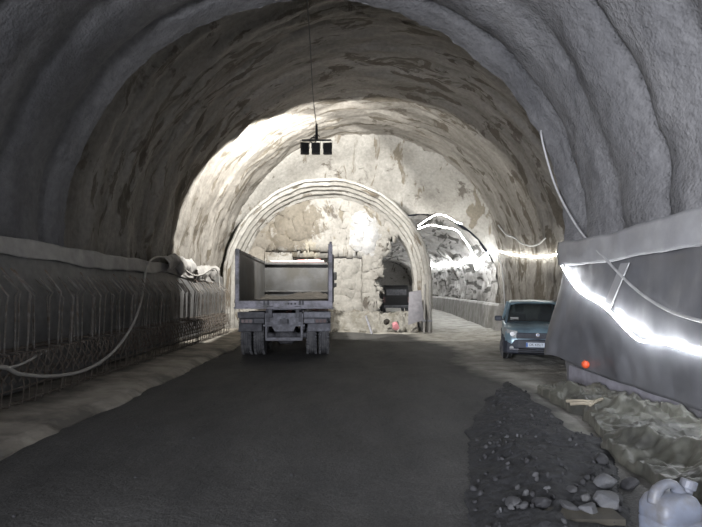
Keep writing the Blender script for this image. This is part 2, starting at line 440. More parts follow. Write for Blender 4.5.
# ---- ring of stepped arch ribs in front of the plugged bore
prof = [(4.31, 24.0), (4.31, 21.75), (4.2, 21.7), (4.2, 22.05), (4.08, 22.05), (4.08, 22.4), (3.97, 22.4), (3.97, 22.75), (3.86, 22.75), (3.86, 23.1), (3.74, 23.1), (3.74, 23.9)]
pp = []
for (a, b), (c, d) in zip(prof[:-1], prof[1:]):
    n = max(1, int(math.hypot(a - c, b - d) / 0.1))
    for k in range(n): pp.append((a + (c - a) * k / n, b + (d - b) * k / n))
pp.append(prof[-1])
mb = MB(); mb.uv = []
TR = total(RING); nu = 260
for i in range(nu + 1):
    u = TR * i / nu; x, z, nx, nz = sec(*RING, u)
    for j, (r, y) in enumerate(pp):
        d = 4.31 - r + 0.035 * fn(u, y, 100, 1.1) + 0.02 * fn(u * 0.6, y, 102, 5)
        xx = x + nx * d; zz = z + nz * d
        mb.v.append((max(xx, -5.4), y + 0.03 * fn(u, r * 3, 104, 1.3), zz)); mb.uv.append((u, y + r))
m = len(pp)
for i in range(nu):
    for j in range(m - 1):
        a = i * m + j; mb.f.append((a, a + 1, a + m + 1, a + m))
struct(mb.build('trim_2', M['ring'], smooth=True, fix=False))

# ------------------------------------------------------------------ floor
def edge_r(y):
    if y > 21: return 2.0 - (y - 21) * 2
    return 2.95 + 0.25 * math.sin(y * 0.9) - max(0, y - 16) * 0.1
def z_floor(x, y):
    z = 0.03 * fn(x, y, 0, 0.5) + 0.012 * fn(x, y, 3, 3)
    z += 0.03 * math.exp(-((x - 0.35 - 0.03 * y) / 0.25) ** 2) * -1 + 0.02 * math.exp(-((x + 1.9) / 0.35) ** 2) * -1
    if x > 3.0 and y < 24: z += 0.06 * fn(x, y, 7, 2) * smooth01(x - 3.0)
    return z
def floor_mat():
    m, nt, bs = new_mat('dirt_floor'); v = vec(nt)
    at = N(nt, 'ShaderNodeAttribute'); at.attribute_name = 'UVMap'
    sx = N(nt, 'ShaderNodeSeparateXYZ'); nt.links.new(at.outputs['Vector'], sx.inputs[0])
    n1 = noi(nt, v, 1.1, 6, 0.65)
    ma = N(nt, 'ShaderNodeMath', operation='MULTIPLY_ADD'); nt.links.new(n1, ma.inputs[0]); ma.inputs[1].default_value = 0.9; nt.links.new(sx.outputs[0], ma.inputs[2])
    r = ramp(nt, [(0.36, 0.0), (0.62, 1.0)])
    sub = N(nt, 'ShaderNodeMath', operation='SUBTRACT'); nt.links.new(ma.outputs[0], sub.inputs[0]); sub.inputs[1].default_value = 0.45
    mul = N(nt, 'ShaderNodeMath', operation='MULTIPLY_ADD'); nt.links.new(sub.outputs[0], mul.inputs[0]); mul.inputs[1].default_value = 0.5; mul.inputs[2].default_value = 0.5
    nt.links.new(mul.outputs[0], r.inputs[0])
    rd = ramp(nt, [(0.3, (0.048, 0.048, 0.0475)), (0.5, (0.072, 0.071, 0.069)), (0.72, (0.102, 0.1, 0.096))])
    nt.links.new(noi(nt, vec(nt, 'Object', (1, 0.35, 1)), 1.3, 7, 0.65), rd.inputs[0])
    sp = ramp(nt, [(0.68, 0.0), (0.72, 1.0)]); nt.links.new(noi(nt, v, 22, 3), sp.inputs[0])
    dk = mixc(nt, sp.outputs[0], rd.outputs[0], (0.13, 0.13, 0.125))
    gr = ramp(nt, [(0.35, 0.72), (0.65, 1.15)]); nt.links.new(noi(nt, v, 45, 3), gr.inputs[0])
    dk = mixc(nt, 1.0, dk, gr.outputs[0], 'MULTIPLY')
    rl = ramp(nt, [(0.35, (0.22, 0.212, 0.185)), (0.65, (0.46, 0.445, 0.405))]); nt.links.new(noi(nt, v, 1.7, 7, 0.65), rl.inputs[0])
    nt.links.new(mixc(nt, r.outputs[0], dk, rl.outputs[0]), bs.inputs['Base Color'])
    bs.inputs['Roughness'].default_value = 0.8; bs.inputs['Specular IOR Level'].default_value = 0.3
    p = bump(nt, bs, noi(nt, v, 9, 5, 0.7), 0.7, 0.05)
    bump(nt, bs, noi(nt, v, 50, 3), 0.6, 0.015, p)
    return m
M['floor'] = floor_mat()
def floor(name, x0, x1, y0, y1, h):
    mb = MB(); mb.uv = []
    nx, ny = round((x1 - x0) / h), round((y1 - y0) / h)
    for j in range(ny + 1):
        for i in range(nx + 1):
            x, y = x0 + (x1 - x0) * i / nx, y0 + (y1 - y0) * j / ny
            mb.v.append((x, y, z_floor(x, y))); mb.uv.append((max(-3, min(3, x - edge_r(y))), y))
    for j in range(ny):
        for i in range(nx):
            a = j * (nx + 1) + i; mb.f.append((a, a + 1, a + nx + 2, a + nx + 1))
    return struct(mb.build(name, M['floor'], smooth=True, fix=False))
floor('floor', -5.7, 7.0, -15.0, 24.0, 0.11)
floor('floor', -0.8, 9.8, 24.0, 62.3, 0.3)

# left strip of concrete beside the road, right plinth, kerb of the branch tunnel
mb = MB(); mb.uv = None
ys = [2 + 0.2 * i for i in range(101)]
rings = []
for y in ys:
    e = -3.68 + 0.16 * smooth01((y - 5) / 14) + 0.10 * fn(0, y, 1, 0.8) + 0.05 * fn(0, y, 2, 3)
    zt = 0.11 + 0.02 * fn(0, y, 5, 0.7)
    rings.append([(-5.5, y, -0.1), (e + 0.12, y, -0.1), (e + 0.10, y, 0.03), (e, y, zt - 0.03), (e - 0.08, y, zt), (-4.2, y, zt + 0.03 + 0.03 * fn(1, y, 3, 1.5)), (-4.6, y, zt + 0.05), (-5.5, y, zt + 0.05)])
mb.loft(rings); struct(mb.build('trim_3', M['kerb']))
mb = MB()
mb.box((4.13, 1.0, 0.16), (0.22, 17.6, 0.42)); o = struct(mb.build('baseboard_right', M['plinth'], bevel=0.02))
mb = MB()
rings = []
for i in range(60):
    y = 22.9 + i * 0.65; cx = br(y)[0] + (0 if y > 24 else 0.08)
    rings.append([(cx + 3.02, y, -0.1), (cx + 3.6, y, -0.1), (cx + 3.6, y, 1.15), (cx + 3.22, y, 1.15), (cx + 3.14, y, 1.05)])
mb.loft(rings); struct(mb.build('baseboard_right', M['branch_kerb']))

# ------------------------------------------------------------------ dump truck (local: rear at y=0, front towards +y)
def make_truck():
    t = empty('dump_truck')
    W = 1.24
    def P(mb, name, mat, par=t, **k): return mb.build(name, mat, par, **k)
    # bed side panels with outer ribs
    for s in (-1, 1):
        mb = MB()
        mb.box((s * (W - 0.025), 3.0, 2.14), (0.05, 6.0, 1.34))
        mb.box((s * (W - 0.01), 3.0, 2.83), (0.12, 6.04, 0.09))
        for k in range(7): mb.box((s * (W + 0.045), 0.35 + k * 0.9, 2.12), (0.09, 0.09, 1.3))
        mb.box((s * (W + 0.03), 3.0, 1.5), (0.08, 6.0, 0.1))
        p = P(mb, 'side_panel', M['bed'], bevel=0.008)
        mb = MB()
        mb.box((s * (W - 0.005), 0.03, 2.15 if s < 0 else 2.22), (0.11, 0.12, 1.5 if s < 0 else 1.62))
        if s > 0: mb.tube([(W, 0.03, 3.0), (W, 0.03, 3.1)], 0.035, 8)
        mb.build('rear_post', M['bed_rim'], p, bevel=0.01)
    mb = MB(); mb.box((0, 3.0, 1.47), (2 * W - 0.08, 6.0, 0.06)); P(mb, 'bed_floor', M['mud'])
    mb = MB(); mb.box((0, 5.97, 2.13), (2 * W - 0.06, 0.06, 1.3)); mb.box((0, 5.93, 2.8), (2 * W - 0.04, 0.16, 0.08))
    mb.box((0, 5.91, 1.75), (2 * W - 0.1, 0.05, 0.05))
    hb = P(mb, 'headboard', M['bed'], bevel=0.01)
    # mud left in the bed
    mb = MB(); n = 26
    for j in range(n + 1):
        for i in range(n + 1):
            x = -1.15 + 2.3 * i / n; y = 4.2 + 1.7 * j / n
            h = 1.50 + max(0, 0.11 * smooth01(j / n) * (0.8 + 1.6 * fn(x, y, 3, 1.5)) + 0.03 * fn(x, y, 4, 5))
            mb.v.append((x, y, h))
    for j in range(n):
        for i in range(n):
            a = j * (n + 1) + i; mb.f.append((a, a + 1, a + n + 2, a + n + 1))
    q = P(mb, 'mud', M['mud'], smooth=True, fix=False); q['kind'] = 'stuff'
    # rear sill
    mb = MB(); mb.box((0, 0.0, 1.42), (2 * W + 0.1, 0.12, 0.2)); mb.box((0, -0.02, 1.33), (2 * W + 0.14, 0.18, 0.05))
    sill = P(mb, 'rear_sill', M['bed_rim'], bevel=0.01)
    for x in (-0.52, -0.42, 0.12, 0.2, 0.3, 0.42, 0.5):
        mb = MB(); mb.box((x, -0.075, 1.44 + (0.03 if abs(x) > 0.35 else 0)), (0.045, 0.05, 0.12 if abs(x) > 0.35 else 0.05)); mb.build('hinge_lug', M['chassis'], sill, bevel=0.006)
    # cross beams under the bed
    for y in (0.5, 1.6, 2.8, 4.0, 5.2):
        mb = MB(); mb.box((0, y, 1.40), (2 * W - 0.05, 0.1, 0.1)); P(mb, 'cross_beam', M['chassis'])
    # chassis rails and rear crossmember
    for s in (-1, 1):
        mb = MB(); mb.box((s * 0.43, 3.9, 1.08), (0.09, 7.9, 0.26)); mb.box((s * 0.43, 3.9, 1.27), (0.16, 7.4, 0.1))
        P(mb, 'chassis_rail', M['chassis'])
    mb = MB(); mb.box((0, 0.05, 1.02), (1.02, 0.12, 0.34)); mb.box((0, 0.0, 1.3), (0.62, 0.1, 0.05)); mb.box((0, 0, 0.78), (0.5, 0.06, 0.16), taper=1.3)
    cm = P(mb, 'rear_crossmember', M['chassis_light'], bevel=0.015)
    for s in (-1, 1):
        mb = MB(); mb.box((s * 0.36, -0.03, 1.22), (0.1, 0.1, 0.3)); mb.tube([(s * 0.28, -0.03, 1.32), (s * 0.46, -0.03, 1.32)], 0.06, 10); mb.build('bed_hinge', M['chassis'], cm, bevel=0.01)
    mb = MB(); mb.tube([(0, -0.02, 0.98), (0, -0.12, 0.98)], 0.07, 10); mb.box((0, -0.14, 0.98), (0.2, 0.06, 0.12)); mb.build('tow_hitch', M['chassis'], cm)
    # box-section arms and mudguards each side
    for s in (-1, 1):
        mb = MB(); mb.box((s * 0.88, 0.12, 1.14), (0.72, 0.16, 0.16)); mb.box((s * 0.84, 0.04, 0.98), (0.62, 0.08, 0.13))
        P(mb, 'light_bracket', M['chassis_light'] if s > 0 else M['chassis'], bevel=0.012)
        mb = MB(); mb.box((s * 0.98, -0.02, 0.98), (0.34, 0.06, 0.12)); q = P(mb, 'tail_light', M['chassis'], bevel=0.01)
        for k in range(3):
            mb = MB(); mb.box((s * (0.88 + 0.1 * k), -0.055, 0.98), (0.08, 0.02, 0.085)); mb.build('lens', M['tail'], q)
        for yc in (0.85, 2.25):
            mb = MB(); R = 0.64; rings = []
            for k in range(9):
                a = math.radians(15 + 150 * k / 8)
                c, z = math.cos(a), math.sin(a)
                rings.append([(s * 0.62, yc - R * c, 0.52 + R * z * 0.95), (s * 1.24, yc - R * c, 0.52 + R * z * 0.95), (s * 1.24, yc - (R + .02) * c, 0.52 + (R + .02) * z * 0.95 + .015), (s * 0.62, yc - (R + .02) * c, 0.52 + (R + .02) * z * 0.95 + .015)])
            mb.loft(rings); P(mb, 'mudguard', M['chassis_light'] if s > 0 else M['chassis'])
        mb = MB(); mb.box((s * 0.93, 0.36, 0.86), (0.62, 0.02, 0.36)); P(mb, 'mud_flap', M['chassis_light'] if s > 0 else M['chassis'], bevel=0.004)
    # underrun guard
    mb = MB(); mb.box((0, -0.02, 0.50), (0.98, 0.07, 0.09)); mb.box((0, 0, 0.86), (1.1, 0.06, 0.05))
    for s in (-1, 1): mb.box((s * 0.47, 0.0, 0.7), (0.06, 0.06, 0.42))
    P(mb, 'underrun_guard', M['chassis_light'], bevel=0.01)
    # axles with differential housing
    for yc in (0.85, 2.25):
        mb = MB(); mb.tube([(-0.9, yc, 0.52), (-0.3, yc, 0.52), (-0.16, yc, 0.52), (0.16, yc, 0.52), (0.3, yc, 0.52), (0.9, yc, 0.52)], [0.08, 0.09, 0.24, 0.24, 0.09, 0.08], 14)
        mb.lathe([(-0.26, 0.1), (-0.2, 0.2), (-0.05, 0.25), (0.1, 0.25)], (0, yc, 0.52), 'Y', 16)
        P(mb, 'axle', M['chassis'], smooth=False)
        for s in (-1, 1):
            mb = MB()
            for k in range(5): mb.box((s * 0.5, yc, 0.68 + k * 0.035), (0.09, 1.1 - k * 0.14, 0.028))
            P(mb, 'leaf_spring', M['chassis'])
    def wheel(x, y, w=0.30, steer=False):
        R = 0.525
        mb = MB()
        mb.lathe([(-w / 2, 0.29), (-w / 2, 0.40), (-w / 2 + 0.02, 0.49), (-w / 2 + 0.05, R - 0.012), (-0.075, R), (-0.065, R - 0.02), (-0.05, R - 0.02), (-0.04, R), (-0.008, R), (-0.004, R - 0.02), (0.004, R - 0.02), (0.008, R), (0.04, R), (0.05, R - 0.02), (0.065, R - 0.02), (0.075, R), (w / 2 - 0.05, R - 0.012), (w / 2 - 0.02, 0.49), (w / 2, 0.40), (w / 2, 0.29)], (x, y, R), 'X', 40)
        for k in range(40):
            a = 2 * PI * k / 40
            for s in (-1, 1): mb.box((x + s * 0.11, y + (R - 0.002) * math.cos(a), R + (R - 0.002) * math.sin(a)), (0.07, 0.035, 0.025), rx=a - PI / 2)
        tr = P(mb, 'tyre', M['tyre'])
        mb = MB(); d = 1 if x > 0 else -1
        mb.lathe([(-w / 2 + 0.01, 0.29), (0.0, 0.27), (0.02, 0.12), (d * (w / 2 - 0.02), 0.12), (d * (w / 2), 0.05)] if d > 0 else [(w / 2 - 0.01, 0.29), (0.0, 0.27), (-0.02, 0.12), (d * (w / 2 - 0.02), 0.12), (d * (w / 2), 0.05)], (x, y, R), 'X', 20)
        mb.build('wheel_rim', M['chassis_light'], tr)
    for yc in (0.85, 2.25):
        for s in (-1, 1): wheel(s * 0.72, yc); wheel(s * 1.06, yc)
    for s in (-1, 1): wheel(s * 1.02, 6.75)
    # cab
    mb = MB(); prof = [(6.2, 0.95), (8.1, 0.75), (8.15, 1.7), (7.95, 2.75), (7.5, 2.86), (6.35, 2.86), (6.2, 2.7)]
    mb.loft([[(x * (0.97 if z > 2.5 else 1), y, z) for y, z in prof] for x in (-1.2, -1.14, 1.14, 1.2)])
    cab = P(mb, 'cab', M['cab_red'], bevel=0.03)
    mb = MB(); mb.box((0.0, 6.95, 2.91), (2.1, 1.2, 0.08), ry=0); mb.build('roof_panel', M['cab_white'], cab, bevel=0.04)
    mb = MB(); mb.box((0.45, 6.6, 2.97), (0.9, 0.1, 0.05), ry=-0.03); mb.build('roof_stripe', M['cab_red'], cab, bevel=0.01)
    mb = MB(); mb.box((0, 6.19, 2.3), (1.5, 0.03, 0.5)); mb.build('rear_window', M['glass'], cab)
    mb = MB(); mb.box((0, 8.1, 2.25), (2.0, 0.05, 0.7), rx=-0.19); mb.build('windscreen', M['glass'], cab)
    mb = MB(); mb.box((0, 8.16, 0.72), (2.36, 0.2, 0.34)); mb.build('front_bumper', M['chassis'], cab, bevel=0.03)
    for s in (-1, 1):
        mb = MB(); mb.box((s * 1.19, 7.4, 2.2), (0.03, 0.8, 0.6)); mb.build('side_window', M['glass'], cab)
        mb = MB(); mb.tube([(s * 1.15, 7.7, 2.62), (s * 1.42, 7.75, 2.6), (s * 1.46, 7.75, 1.9), (s * 1.2, 7.72, 1.85)], 0.018, 6)
        mr = mb.build('mirror_arm', M['black_metal'], cab)
        mb = MB(); mb.box((s * 1.46, 7.78, 2.38), (0.2, 0.09, 0.34)); mb.box((s * 1.46, 7.78, 2.02), (0.19, 0.09, 0.18)); mb.build('mirror', M['black_metal'], mr, bevel=0.03)
    mb = MB(); mb.tube([(-0.9, 3.6, 0.75), (-0.9, 4.9, 0.75)], 0.28, 16); P(mb, 'fuel_tank', M['chassis'])
    mb = MB(); mb.tube([(0, 4.2, 0.95), (0, 5.5, 1.36)], 0.08, 12); P(mb, 'hoist_cylinder', M['chassis'])
    return t
truck = make_truck()
truck.scale = (0.97,) * 3; truck.location = (-1.73, 13.7, 0.0); truck.rotation_euler = (0, 0, math.radians(2.7))
tag(truck, 'dusty grey dump truck seen from behind with empty open bed', 'dump truck')

# ------------------------------------------------------------------ small hatchback (local: nose at y=0 facing -y)
def make_car():
    c = empty('hatchback_car')
    # stations: y, half width, z bottom, z side shoulder, z centre top
    st = [(0.00, 0.60, 0.30, 0.56, 0.60), (0.04, 0.70, 0.26, 0.70, 0.76), (0.14, 0.755, 0.22, 0.80, 0.86), (0.45, 0.785, 0.20, 0.87, 0.945), (0.95, 0.79, 0.20, 0.93, 1.01),
          (1.6, 0.79, 0.20, 0.95, 1.0), (2.6, 0.79, 0.20, 0.97, 1.0), (3.3, 0.78, 0.22, 0.97, 1.0), (3.5, 0.74, 0.30, 0.93, 0.96), (3.54, 0.70, 0.36, 0.6, 0.62)]
    mb = MB(); rings = []
    for y, w, z0, z1, z2 in st:
        r = [(-w * 0.9, y, z0), (-w * 0.985, y, z0 + 0.12), (-w, y, (z0 + z1) / 2), (-w * 0.985, y, z1 - 0.07), (-w * 0.93, y, z1), (-w * 0.6, y, z1 + (z2 - z1) * 0.6), (0, y, z2)]
        rings.append(r + [(-x, yy, z) for x, yy, z in reversed(r[:-1])])
    mb.loft(rings)
    body = mb.build('body', M['paint'], c, smooth=True, bevel=0)
    # wheel arches in dark plastic, lower sides
    for s in (-1, 1):
        for yc in (0.62, 2.92):
            mb = MB(); rings = []
            for k in range(11):
                a = math.radians(-8 + 196 * k / 10); cc, ss = math.cos(a), math.sin(a)
                rings.append([(s * x, yc + r * cc, 0.29 + r * ss) for x, r in ((0.70, 0.30), (0.80, 0.30), (0.805, 0.37), (0.70, 0.38))])
            mb.loft(rings); mb.build('wheel_arch', M['dark_plastic'], c)
            mb = MB(); mb.lathe([(s * 0.60, 0.295), (s * 0.785, 0.295), (s * 0.788, 0.29), (s * 0.788, 0.28)], (0, yc, 0.30), 'X', 24); mb.build('wheel_well', M['hole'], c)
        mb = MB(); mb.box((s * 0.79, 1.77, 0.52), (0.03, 1.5, 0.1)); mb.build('side_rubbing_strip', M['dark_plastic'], c, bevel=0.01)
        mb = MB(); mb.box((s * 0.76, 1.77, 0.25), (0.08, 1.6, 0.14)); mb.build('sill', M['dark_plastic'], c, bevel=0.02)
    # greenhouse
    gh = [(0.90, 0.715, 0.98), (1.10, 0.69, 1.16), (1.42, 0.625, 1.44), (1.6, 0.61, 1.49), (2.4, 0.61, 1.52), (3.2, 0.60, 1.49), (3.38, 0.62, 1.36), (3.5, 0.68, 0.98)]
    # roof shell
    mb = MB()
    def rr(y, w, z, t): return [(-w, y, z - 0.04), (-w * 0.9, y, z), (0, y, z + 0.02), (w * 0.9, y, z), (w, y, z - 0.04), (w * 0.9, y, z - t), (0, y, z - t), (-w * 0.9, y, z - t)]
    mb.loft([rr(1.40, 0.60, 1.455, 0.04), rr(1.5, 0.615, 1.495, 0.05), rr(2.4, 0.62, 1.53, 0.05), rr(3.2, 0.61, 1.50, 0.05), rr(3.36, 0.60, 1.42, 0.04)])
    mb.build('roof', M['paint'], c, smooth=True)
    for s in (-1, 1):
        mb = MB(); mb.tube([(s * 0.715, 0.88, 0.95), (s * 0.66, 1.15, 1.22), (s * 0.60, 1.42, 1.46)], 0.032, 8); mb.build('windscreen_pillar', M['paint'], c)
        for y0, y1, z in ((2.05, 2.05, 1.49), (3.12, 3.02, 1.47)):
            mb = MB(); mb.tube([(s * 0.74, y0, 0.95), (s * 0.61, y1, z)], 0.045, 6); mb.build('door_pillar', M['paint'], c)
        mb = MB(); mb.tube([(s * 0.70, 3.44, 0.95), (s * 0.59, 3.32, 1.45)], 0.06, 6); mb.build('tail_light', M['tail'], c)
        mb = MB(); mb.add([(s * 0.735, 0.98, 0.96), (s * 0.735, 3.4, 0.98), (s * 0.60, 3.28, 1.46), (s * 0.605, 1.46, 1.46)], [(0, 1, 2, 3)]); mb.build('side_window', M['wglass'], c, solid=0.008)
    # windscreen
    mb = MB(); nx = 8
    for j, (y, z, w) in enumerate(((0.90, 0.985, 0.70), (1.15, 1.22, 0.655), (1.41, 1.462, 0.59))):
        for i in range(nx + 1):
            t = -1 + 2 * i / nx; mb.v.append((w * t, y + 0.1 * t * t - 0.06, z - 0.01 * t * t))
    for j in range(2):
        for i in range(nx): a = j * (nx + 1) + i; mb.f.append((a, a + 1, a + nx + 2, a + nx + 1))
    ws = mb.build('windscreen', M['wglass'], c, smooth=True, solid=0.006)
    mb = MB(); mb.box((-0.5, 0.935, 1.06), (0.2, 0.01, 0.09), rx=-0.82); mb.build('paper_note', M['paper'], ws)
    mb = MB(); mb.box((0.36, 0.905, 1.0), (0.2, 0.01, 0.035), rx=-0.82); mb.build('sticker', M['paper'], ws)
    mb = MB(); mb.box((0, 3.42, 1.2), (1.2, 0.03, 0.42), rx=0.22); mb.build('rear_window', M['wglass'], c)
    for x0, x1 in ((0.5, -0.1), (-0.05, -0.6)):
        mb = MB(); mb.tube([(x0, 0.83, 1.0), ((x0 + x1) / 2, 0.84, 1.02), (x1, 0.90, 1.05)], 0.009, 6); mb.build('wiper', M['black_metal'], c)
    # interior
    for s in (-1, 1):
        mb = MB(); mb.box((s * 0.34, 1.95, 0.85), (0.46, 0.14, 0.62), rx=-0.15, taper=0.85)
        st_ = mb.build('seat', M['seatm'], c, bevel=0.04)
        mb = MB(); mb.box((s * 0.34, 2.02, 1.27), (0.24, 0.09, 0.18)); mb.build('headrest', M['seatm'], st_, bevel=0.03)
    mb = MB(); mb.box((0, 1.15, 0.95), (1.36, 0.42, 0.12)); mb.build('dashboard', M['seatm'], c, bevel=0.03)
    mb = MB(); mb.lathe([(-0.01, 0.185), (0.01, 0.185), (0.01, 0.16), (-0.01, 0.16)], (0.34, 1.42, 1.05), 'Y', 20); mb.build('steering_wheel', M['black_metal'], c)
    # front: bumper, grille, lights, badge, plate
    mb = MB(); rings = []
    for x, dy in ((-0.80, 0.42), (-0.79, 0.2), (-0.70, 0.04), (-0.45, -0.035), (0, -0.06), (0.45, -0.035), (0.70, 0.04), (0.79, 0.2), (0.80, 0.42)):
        rings.append([(x, dy + 0.08, 0.20), (x, dy + 0.0, 0.24), (x, dy - 0.02, 0.40), (x, dy + 0.01, 0.56), (x, dy + 0.07, 0.60), (x, dy + 0.14, 0.60), (x, dy + 0.16, 0.20)])
    mb.loft(rings); bp = mb.build('front_bumper', M['dark_plastic'], c)
    mb = MB(); mb.box((0, -0.04, 0.30), (0.9, 0.06, 0.13)); mb.build('air_intake', M['hole'], bp, bevel=0.02)
    for z in (0.275, 0.32):
        mb = MB(); mb.box((0, -0.07, z), (0.9, 0.02, 0.018)); mb.build('intake_bar', M['dark_plastic'], bp)
    for s in (-1, 1):
        mb = MB(); mb.lathe([(-0.02, 0.05), (0.02, 0.055)], (s * 0.6, 0.0, 0.36), 'Y', 14); mb.build('fog_lamp', M['lens'] if s < 0 else M['chrome'], bp)
        mb = MB(); mb.box((s * 0.5, -0.045, 0.33), (0.3, 0.05, 0.035)); mb.build('bumper_strip', M['chassis_light'], bp, bevel=0.01)
    mb = MB(); mb.box((0, 0.01, 0.67), (0.98, 0.06, 0.15)); gr = mb.build('grille', M['dark_plastic'], c, bevel=0.02)
    for z in (0.635, 0.665, 0.695):
        mb = MB(); mb.box((0, -0.024, z), (0.9, 0.012, 0.01)); mb.build('grille_bar', M['black_metal'], gr)
    mb = MB(); mb.lathe([(-0.02, 0.052), (-0.03, 0.045)], (0, -0.005, 0.70), 'Y', 20); bd = mb.build('badge', M['chrome'], gr)
    mb = MB()
    for k in range(5):
        if k != 2: mb.box((-0.03 + 0.015 * k + 0.0, -0.04, 0.70), (0.006, 0.006, 0.05), ry=0.25)
    mb.build('badge_bar', M['plate_blue'], bd)
    for s in (-1, 1):
        mb = MB(); rings = []
        for x, y, z0, z1 in ((0.46, 0.00, 0.62, 0.79), (0.60, 0.03, 0.61, 0.81), (0.70, 0.09, 0.62, 0.83), (0.765, 0.24, 0.66, 0.86)):
            rings.append([(s * x, y - 0.01, z0), (s * x, y + 0.015, z1), (s * x, y + 0.13, z1), (s * x, y + 0.11, z0)])
        mb.loft(rings); hl = mb.build('headlight', M['lens'], c, bevel=0.012)
        mb = MB(); mb.lathe([(-0.012, 0.055), (0.02, 0.06)], (s * 0.585, 0.012, 0.715), 'Y', 16); mb.build('reflector', M['chrome'], hl)
        mb = MB(); mb.box((s * 0.80, 0.98, 1.02), (0.08, 0.05, 0.04)); mm = mb.build('mirror_arm', M['dark_plastic'], c)
        mb = MB(); mb.box((s * 0.90, 0.98, 1.06), (0.19, 0.11, 0.14)); mb.build('mirror', M['dark_plastic'], mm, bevel=0.035)
    mb = MB(); mb.box((-0.04, -0.092, 0.455), (0.46, 0.014, 0.115)); pl = mb.build('number_plate', M['plate'], c, bevel=0.004)
    for x in (-0.25, 0.17):
        mb = MB(); mb.box((x, -0.1005, 0.455), (0.04, 0.003, 0.105)); mb.build('blue_band', M['plate_blue'], pl)
    cu = bpy.data.curves.new('plate_characters', 'FONT'); cu.body = 'DK 435LT'; cu.size = 0.092; cu.extrude = 0.0015; cu.align_x = 'CENTER'; cu.align_y = 'CENTER'
    tmp = bpy.data.objects.new('tmp', cu); COL.objects.link(tmp)
    dg = bpy.context.evaluated_depsgraph_get(); me = bpy.data.meshes.new_from_object(tmp.evaluated_get(dg)); bpy.data.objects.remove(tmp)
    me.materials.clear(); me.materials.append(M['plate_ink'])
    to = bpy.data.objects.new('plate_characters', me); COL.objects.link(to); to.parent = pl
    to.rotation_euler = (PI / 2, 0, 0); to.location = (-0.04, -0.101, 0.455); to.scale = (0.8, 1, 1)
    # wheels
    def whl(x, y, st=0.0):
        w = empty('wheel', (x, y, 0.30), st); w.parent = c
        mb = MB(); R = 0.295
        mb.lathe([(-0.08, 0.18), (-0.085, 0.25), (-0.065, R - 0.01), (-0.05, R), (0.05, R), (0.065, R - 0.01), (0.085, 0.25), (0.08, 0.18)], (0, 0, 0), 'X', 32); mb.build('tyre', M['tyre'], w)
        mb = MB(); d = 1 if x > 0 else -1
        mb.lathe([(-d * 0.05, 0.19), (d * 0.02, 0.18), (d * 0.04, 0.05), (d * 0.055, 0.04)], (0, 0, 0), 'X', 20)
        for k in range(7):
            a = 2 * PI * k / 7; mb.box((d * 0.055, 0.11 * math.cos(a), 0.11 * math.sin(a)), (0.025, 0.05, 0.15), rx=a - PI / 2)
        mb.build('hubcap', M['chassis_light'], w)
    for x in (-0.71, 0.71): whl(x, 0.62, math.radians(20)); whl(x, 2.92)
    return c
car = make_car()
car.scale = (1, 1, 0.955); car.location = (4.49, 12.75, 0.0); car.rotation_euler = (0, 0, math.radians(-15))
tag(car, 'small light blue hatchback with dark bumpers parked nose out by right wall', 'car')

# ------------------------------------------------------------------ machine parked deep in the branch tunnel
v = empty('van', (3.3, 38.5, 0))
mb = MB()
pr_ = [(0, 0.5), (0, 1.2), (0.12, 1.95), (0.3, 2.1), (3.4, 2.1), (4.2, 1.3), (4.9, 1.1), (5.0, 0.5)]
mb.loft([[(x * (0.9 if z > 1.9 else 1), y, z) for y, z in pr_] for x in (-0.98, -0.9, 0.9, 0.98)]); vb = mb.build('body', M['black_metal'], v, bevel=0.05)
mb = MB(); mb.box((0, 0.02, 1.58), (1.45, 0.05, 0.42), rx=-0.13); mb.build('rear_window', M['chassis'], vb)
mb = MB(); mb.box((0, -0.08, 0.55), (1.9, 0.16, 0.2)); mb.build('rear_bumper', M['chassis'], vb, bevel=0.03)
for s in (-1, 1):
    mb = MB(); mb.box((s * 0.88, -0.01, 1.05), (0.14, 0.04, 0.4)); mb.build('tail_light', M['tail'], vb)
    for y in (0.9, 4.1):
        mb = MB(); mb.lathe([(-0.1, 0.2), (-0.1, 0.33), (-0.07, 0.36), (0.07, 0.36), (0.1, 0.33), (0.1, 0.2)], (s * 0.85, y, 0.36), 'X', 24); mb.build('wheel', M['tyre'], v)
tag(v, 'dark van parked deep inside the side tunnel seen through the broken wall', 'van')

# ------------------------------------------------------------------ hanging floodlights
FX = PY(316.5, 140, 16.6)
def flood(dx, yaw):
    o = empty('floodlight', (FX.x + dx, FX.y, FX.z - 0.06), yaw)
    mb = MB(); mb.box((0, 0.05, -0.2), (0.26, 0.12, 0.36)); mb.box((0, -0.03, -0.2), (0.2, 0.06, 0.3))
    for k in range(6): mb.box((-0.1 + 0.04 * k, -0.075, -0.2), (0.008, 0.05, 0.28))
    mb.build('housing', M['black_metal'], o, bevel=0.01)
    mb = MB(); mb.box((0, 0.117, -0.2), (0.22, 0.012, 0.32)); mb.build('glass', M['lamp_glass'], o)
    mb = MB(); mb.tube([(-0.145, 0.02, -0.2), (-0.145, 0.02, 0.04), (0.145, 0.02, 0.04), (0.145, 0.02, -0.2)], 0.009, 6); mb.build('bracket', M['black_metal'], o)
    ld = bpy.data.lights.new('flood_lamp', 'SPOT'); ld.energy = 1500; ld.color = (1.0, 0.975, 0.925); ld.spot_size = math.radians(168); ld.spot_blend = 0.12; ld.shadow_soft_size = 0.12
    lo = bpy.data.objects.new('flood_lamp', ld); COL.objects.link(lo); lo.parent = o; lo.location = (0, 0.2, -0.2); lo.rotation_euler = (math.radians(90), 0, 0)
    return o, ld
fl = []
